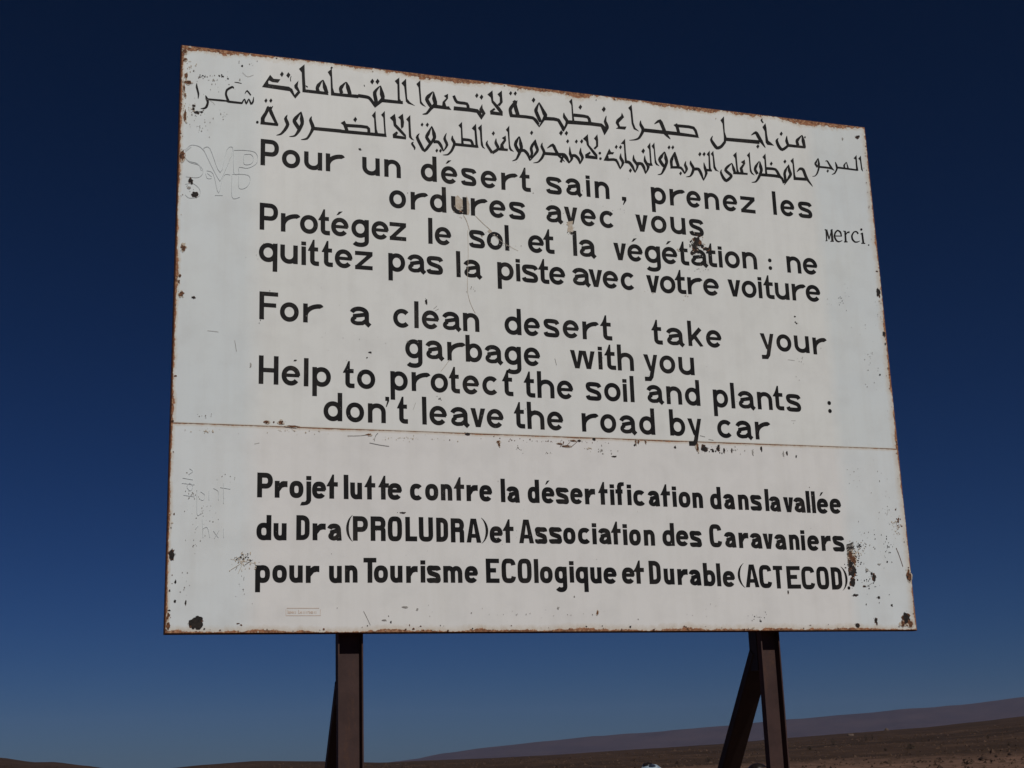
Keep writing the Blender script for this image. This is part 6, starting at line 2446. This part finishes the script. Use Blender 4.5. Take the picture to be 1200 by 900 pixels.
# ------------------------------------------------------------------ desert shrubs, boulders and stones
M_SHRUB = plain('dry_shrub', (0.016, 0.014, 0.009), (0.045, 0.036, 0.020), 3.0, 0.9)
M_TWIG = plain('shrub_stem', (0.03, 0.02, 0.014), (0.05, 0.035, 0.024), 6.0, 0.9)
M_STONE = plain('desert_stone', (0.030, 0.019, 0.014), (0.10, 0.062, 0.043), 0.7, 0.95, 0.1)
M_SAND = plain('pale_sand', (0.085, 0.062, 0.050), (0.125, 0.09, 0.072), 0.5, 0.95, 0.1)
M_ROCK = plain('dark_boulder', (0.030, 0.020, 0.017), (0.085, 0.052, 0.038), 1.2, 0.95, 0.1)
def polar(a, r):
    dx, dy = r * math.sin(R(a)), r * math.cos(R(a))
    return CAM.x + dx, CAM.y + dy, ground_z(dx, dy)
srng = random.Random(21)
def shrub(a, r, w, h, label):
    x, y, z = polar(a, r)
    root = empty('shrub', (x, y, z - .03))
    tag(root, label, 'shrub', 'dry shrubs scattered on the desert plain')
    lf = MB(); st = MB()
    for _ in range(9):
        aa, el = srng.uniform(0, 6.28), srng.uniform(.5, 1.3)
        tip = Vector((math.cos(aa) * math.cos(el) * w * .45, math.sin(aa) * math.cos(el) * w * .45, math.sin(el) * h * .8))
        st.prism([(.02, 0, 0), (-.01, .017, 0), (-.01, -.017, 0)], [(0, 0, 0), tip * .5 + Vector((0, 0, .04)), tip])
    for _ in range(150):
        aa, rr, zz = srng.uniform(0, 6.28), srng.random() ** .5, srng.random()
        prof = math.sin(math.pi * (.18 + .78 * zz)) ** .6
        c = Vector((math.cos(aa) * rr * w * .5 * prof, math.sin(aa) * rr * w * .5 * prof, h * (.06 + .94 * zz)))
        s_ = w * srng.uniform(.03, .08)
        d1 = Vector((srng.uniform(-1, 1), srng.uniform(-1, 1), srng.uniform(-.4, 1))).normalized() * s_
        d2 = Vector((srng.uniform(-1, 1), srng.uniform(-1, 1), srng.uniform(-1, 1))).normalized() * s_ * .6
        lf.add([c - d1, c + d2, c + d1, c - d2], [(0, 1, 2, 3)])
    lf.build('foliage', M_SHRUB, root); st.build('stems', M_TWIG, root)
def rock(name, a, r, w, h, label, group, mat):
    x, y, z = polar(a, r)
    bm = bmesh.new(); bmesh.ops.create_icosphere(bm, subdivisions=3, radius=1.0)
    sd = srng.uniform(0, 50)
    for v in bm.verts:
        n_ = v.co.normalized()
        q = 1 + .30 * noise.noise(n_ * 1.3 + Vector((sd, 0, 0))) + .14 * noise.noise(n_ * 3.5 + Vector((0, sd, 0)))
        v.co = Vector((n_.x * w / 2 * q, n_.y * w / 2 * q * .8, max(-.25, n_.z) * h * q * .8 + h * .12))
    me = bpy.data.meshes.new(name); bm.to_mesh(me); bm.free(); me.materials.append(mat)
    o = bpy.data.objects.new(name, me); COL.objects.link(o); o.location = (x, y, z)
    tag(o, label, 'boulder' if name == 'boulder' else 'mound', group)
for a_, r_, w_, h_, lb in (
        (31.77, 386, 1.1, 1.5, 'upright dark shrub, left one of the close pair high on the plain'),
        (32.01, 421, 0.9, 1.6, 'narrow dark shrub, right one of the close pair high on the plain'),
        (30.55, 361, 1.5, 1.8, 'tall ragged shrub on the plain right of the right-hand post'),
        (29.64, 274, 1.1, 0.7, 'low dark shrub nearest to the right-hand post'),
        (33.36, 220, 1.5, 0.75, 'broad low blackish shrub, the widest on the middle of the plain'),
        (32.45, 216, 0.6, 0.4, 'tiny dark shrub just left of the broad blackish shrub'),
        (36.18, 294, 0.7, 0.7, 'small round black shrub alone high on the right of the plain'),
        (36.21, 114, 0.36, 0.36, 'small round black shrub on the pale bank in the lower right corner'),
        (35.34, 113, 0.95, 0.42, 'low spreading brown shrub on the reddish bank at the bottom edge'),
        (36.89, 209, 0.55, 0.5, 'dark shrub near the right picture edge above the pale bank'),
        (36.39, 131, 0.40, 0.28, 'flat dark shrub along the upper rim of the pale bank'),
        (25.77, 207, 0.9, 0.6, 'low shrub just left of the right-hand brace')):
    shrub(a_, r_, w_, h_, lb)
for a_, r_, w_, h_, lb in (
        (35.98, 123, 0.95, 0.30, 'dark flat boulder at the upper rim of the pale bank, lower right'),
        (36.93, 141, 0.70, 0.34, 'dark boulder on the pale bank at the right picture edge'),
        (34.74, 391, 0.9, 0.4, 'dark boulder far out on the plain on the right')):
    rock('boulder', a_, r_, w_, h_, lb, 'dark boulders on the plain', M_ROCK)
for a_, r_, w_, h_, lb in (
        (31.22, 640, 3.0, 1.0, 'pale sandy mound on the skyline of the plain, larger of two'),
        (32.56, 775, 2.2, 1.5, 'small pale mound on the skyline of the plain, right of the larger one')):
    rock('mound', a_, r_, w_, h_, lb, 'pale mounds on the plain skyline', M_SAND)

def stones():
    mb = MB()
    for _ in range(9000):
        a = srng.uniform(-4, 40); r = 55 * math.exp(srng.random() * 2.3)
        x, y, z = polar(a, r)
        s_ = srng.uniform(.04, .16) * (1 + r / 300) * (2.0 if srng.random() < .06 else 1)
        ph = srng.uniform(0, 6.28)
        vv = [(x + s_ * math.cos(ph + i * 2.094) * srng.uniform(.7, 1.2), y + s_ * math.sin(ph + i * 2.094) * srng.uniform(.7, 1.2), z - .02) for i in range(3)]
        vv += [(x + s_ * srng.uniform(-.2, .2), y + s_ * srng.uniform(-.2, .2), z + s_ * srng.uniform(.5, 1.0))]
        mb.add(vv, [(0, 1, 3), (1, 2, 3), (2, 0, 3)])
    for _ in range(1500):
        a, r = srng.uniform(0, 6.28), 2 + 40 * srng.random()
        x, y = CAM.x + r * math.cos(a), CAM.y + r * math.sin(a)
        s_ = srng.uniform(.015, .07); ph = srng.uniform(0, 6.28); z = gz(x, y)
        vv = [(x + s_ * math.cos(ph + i * 2.094), y + s_ * math.sin(ph + i * 2.094), z - .01) for i in range(3)] + [(x, y, z + s_ * .7)]
        mb.add(vv, [(0, 1, 3), (1, 2, 3), (2, 0, 3)])
    o = mb.build('stones', M_STONE); tag(o, kind='stuff')
stones()
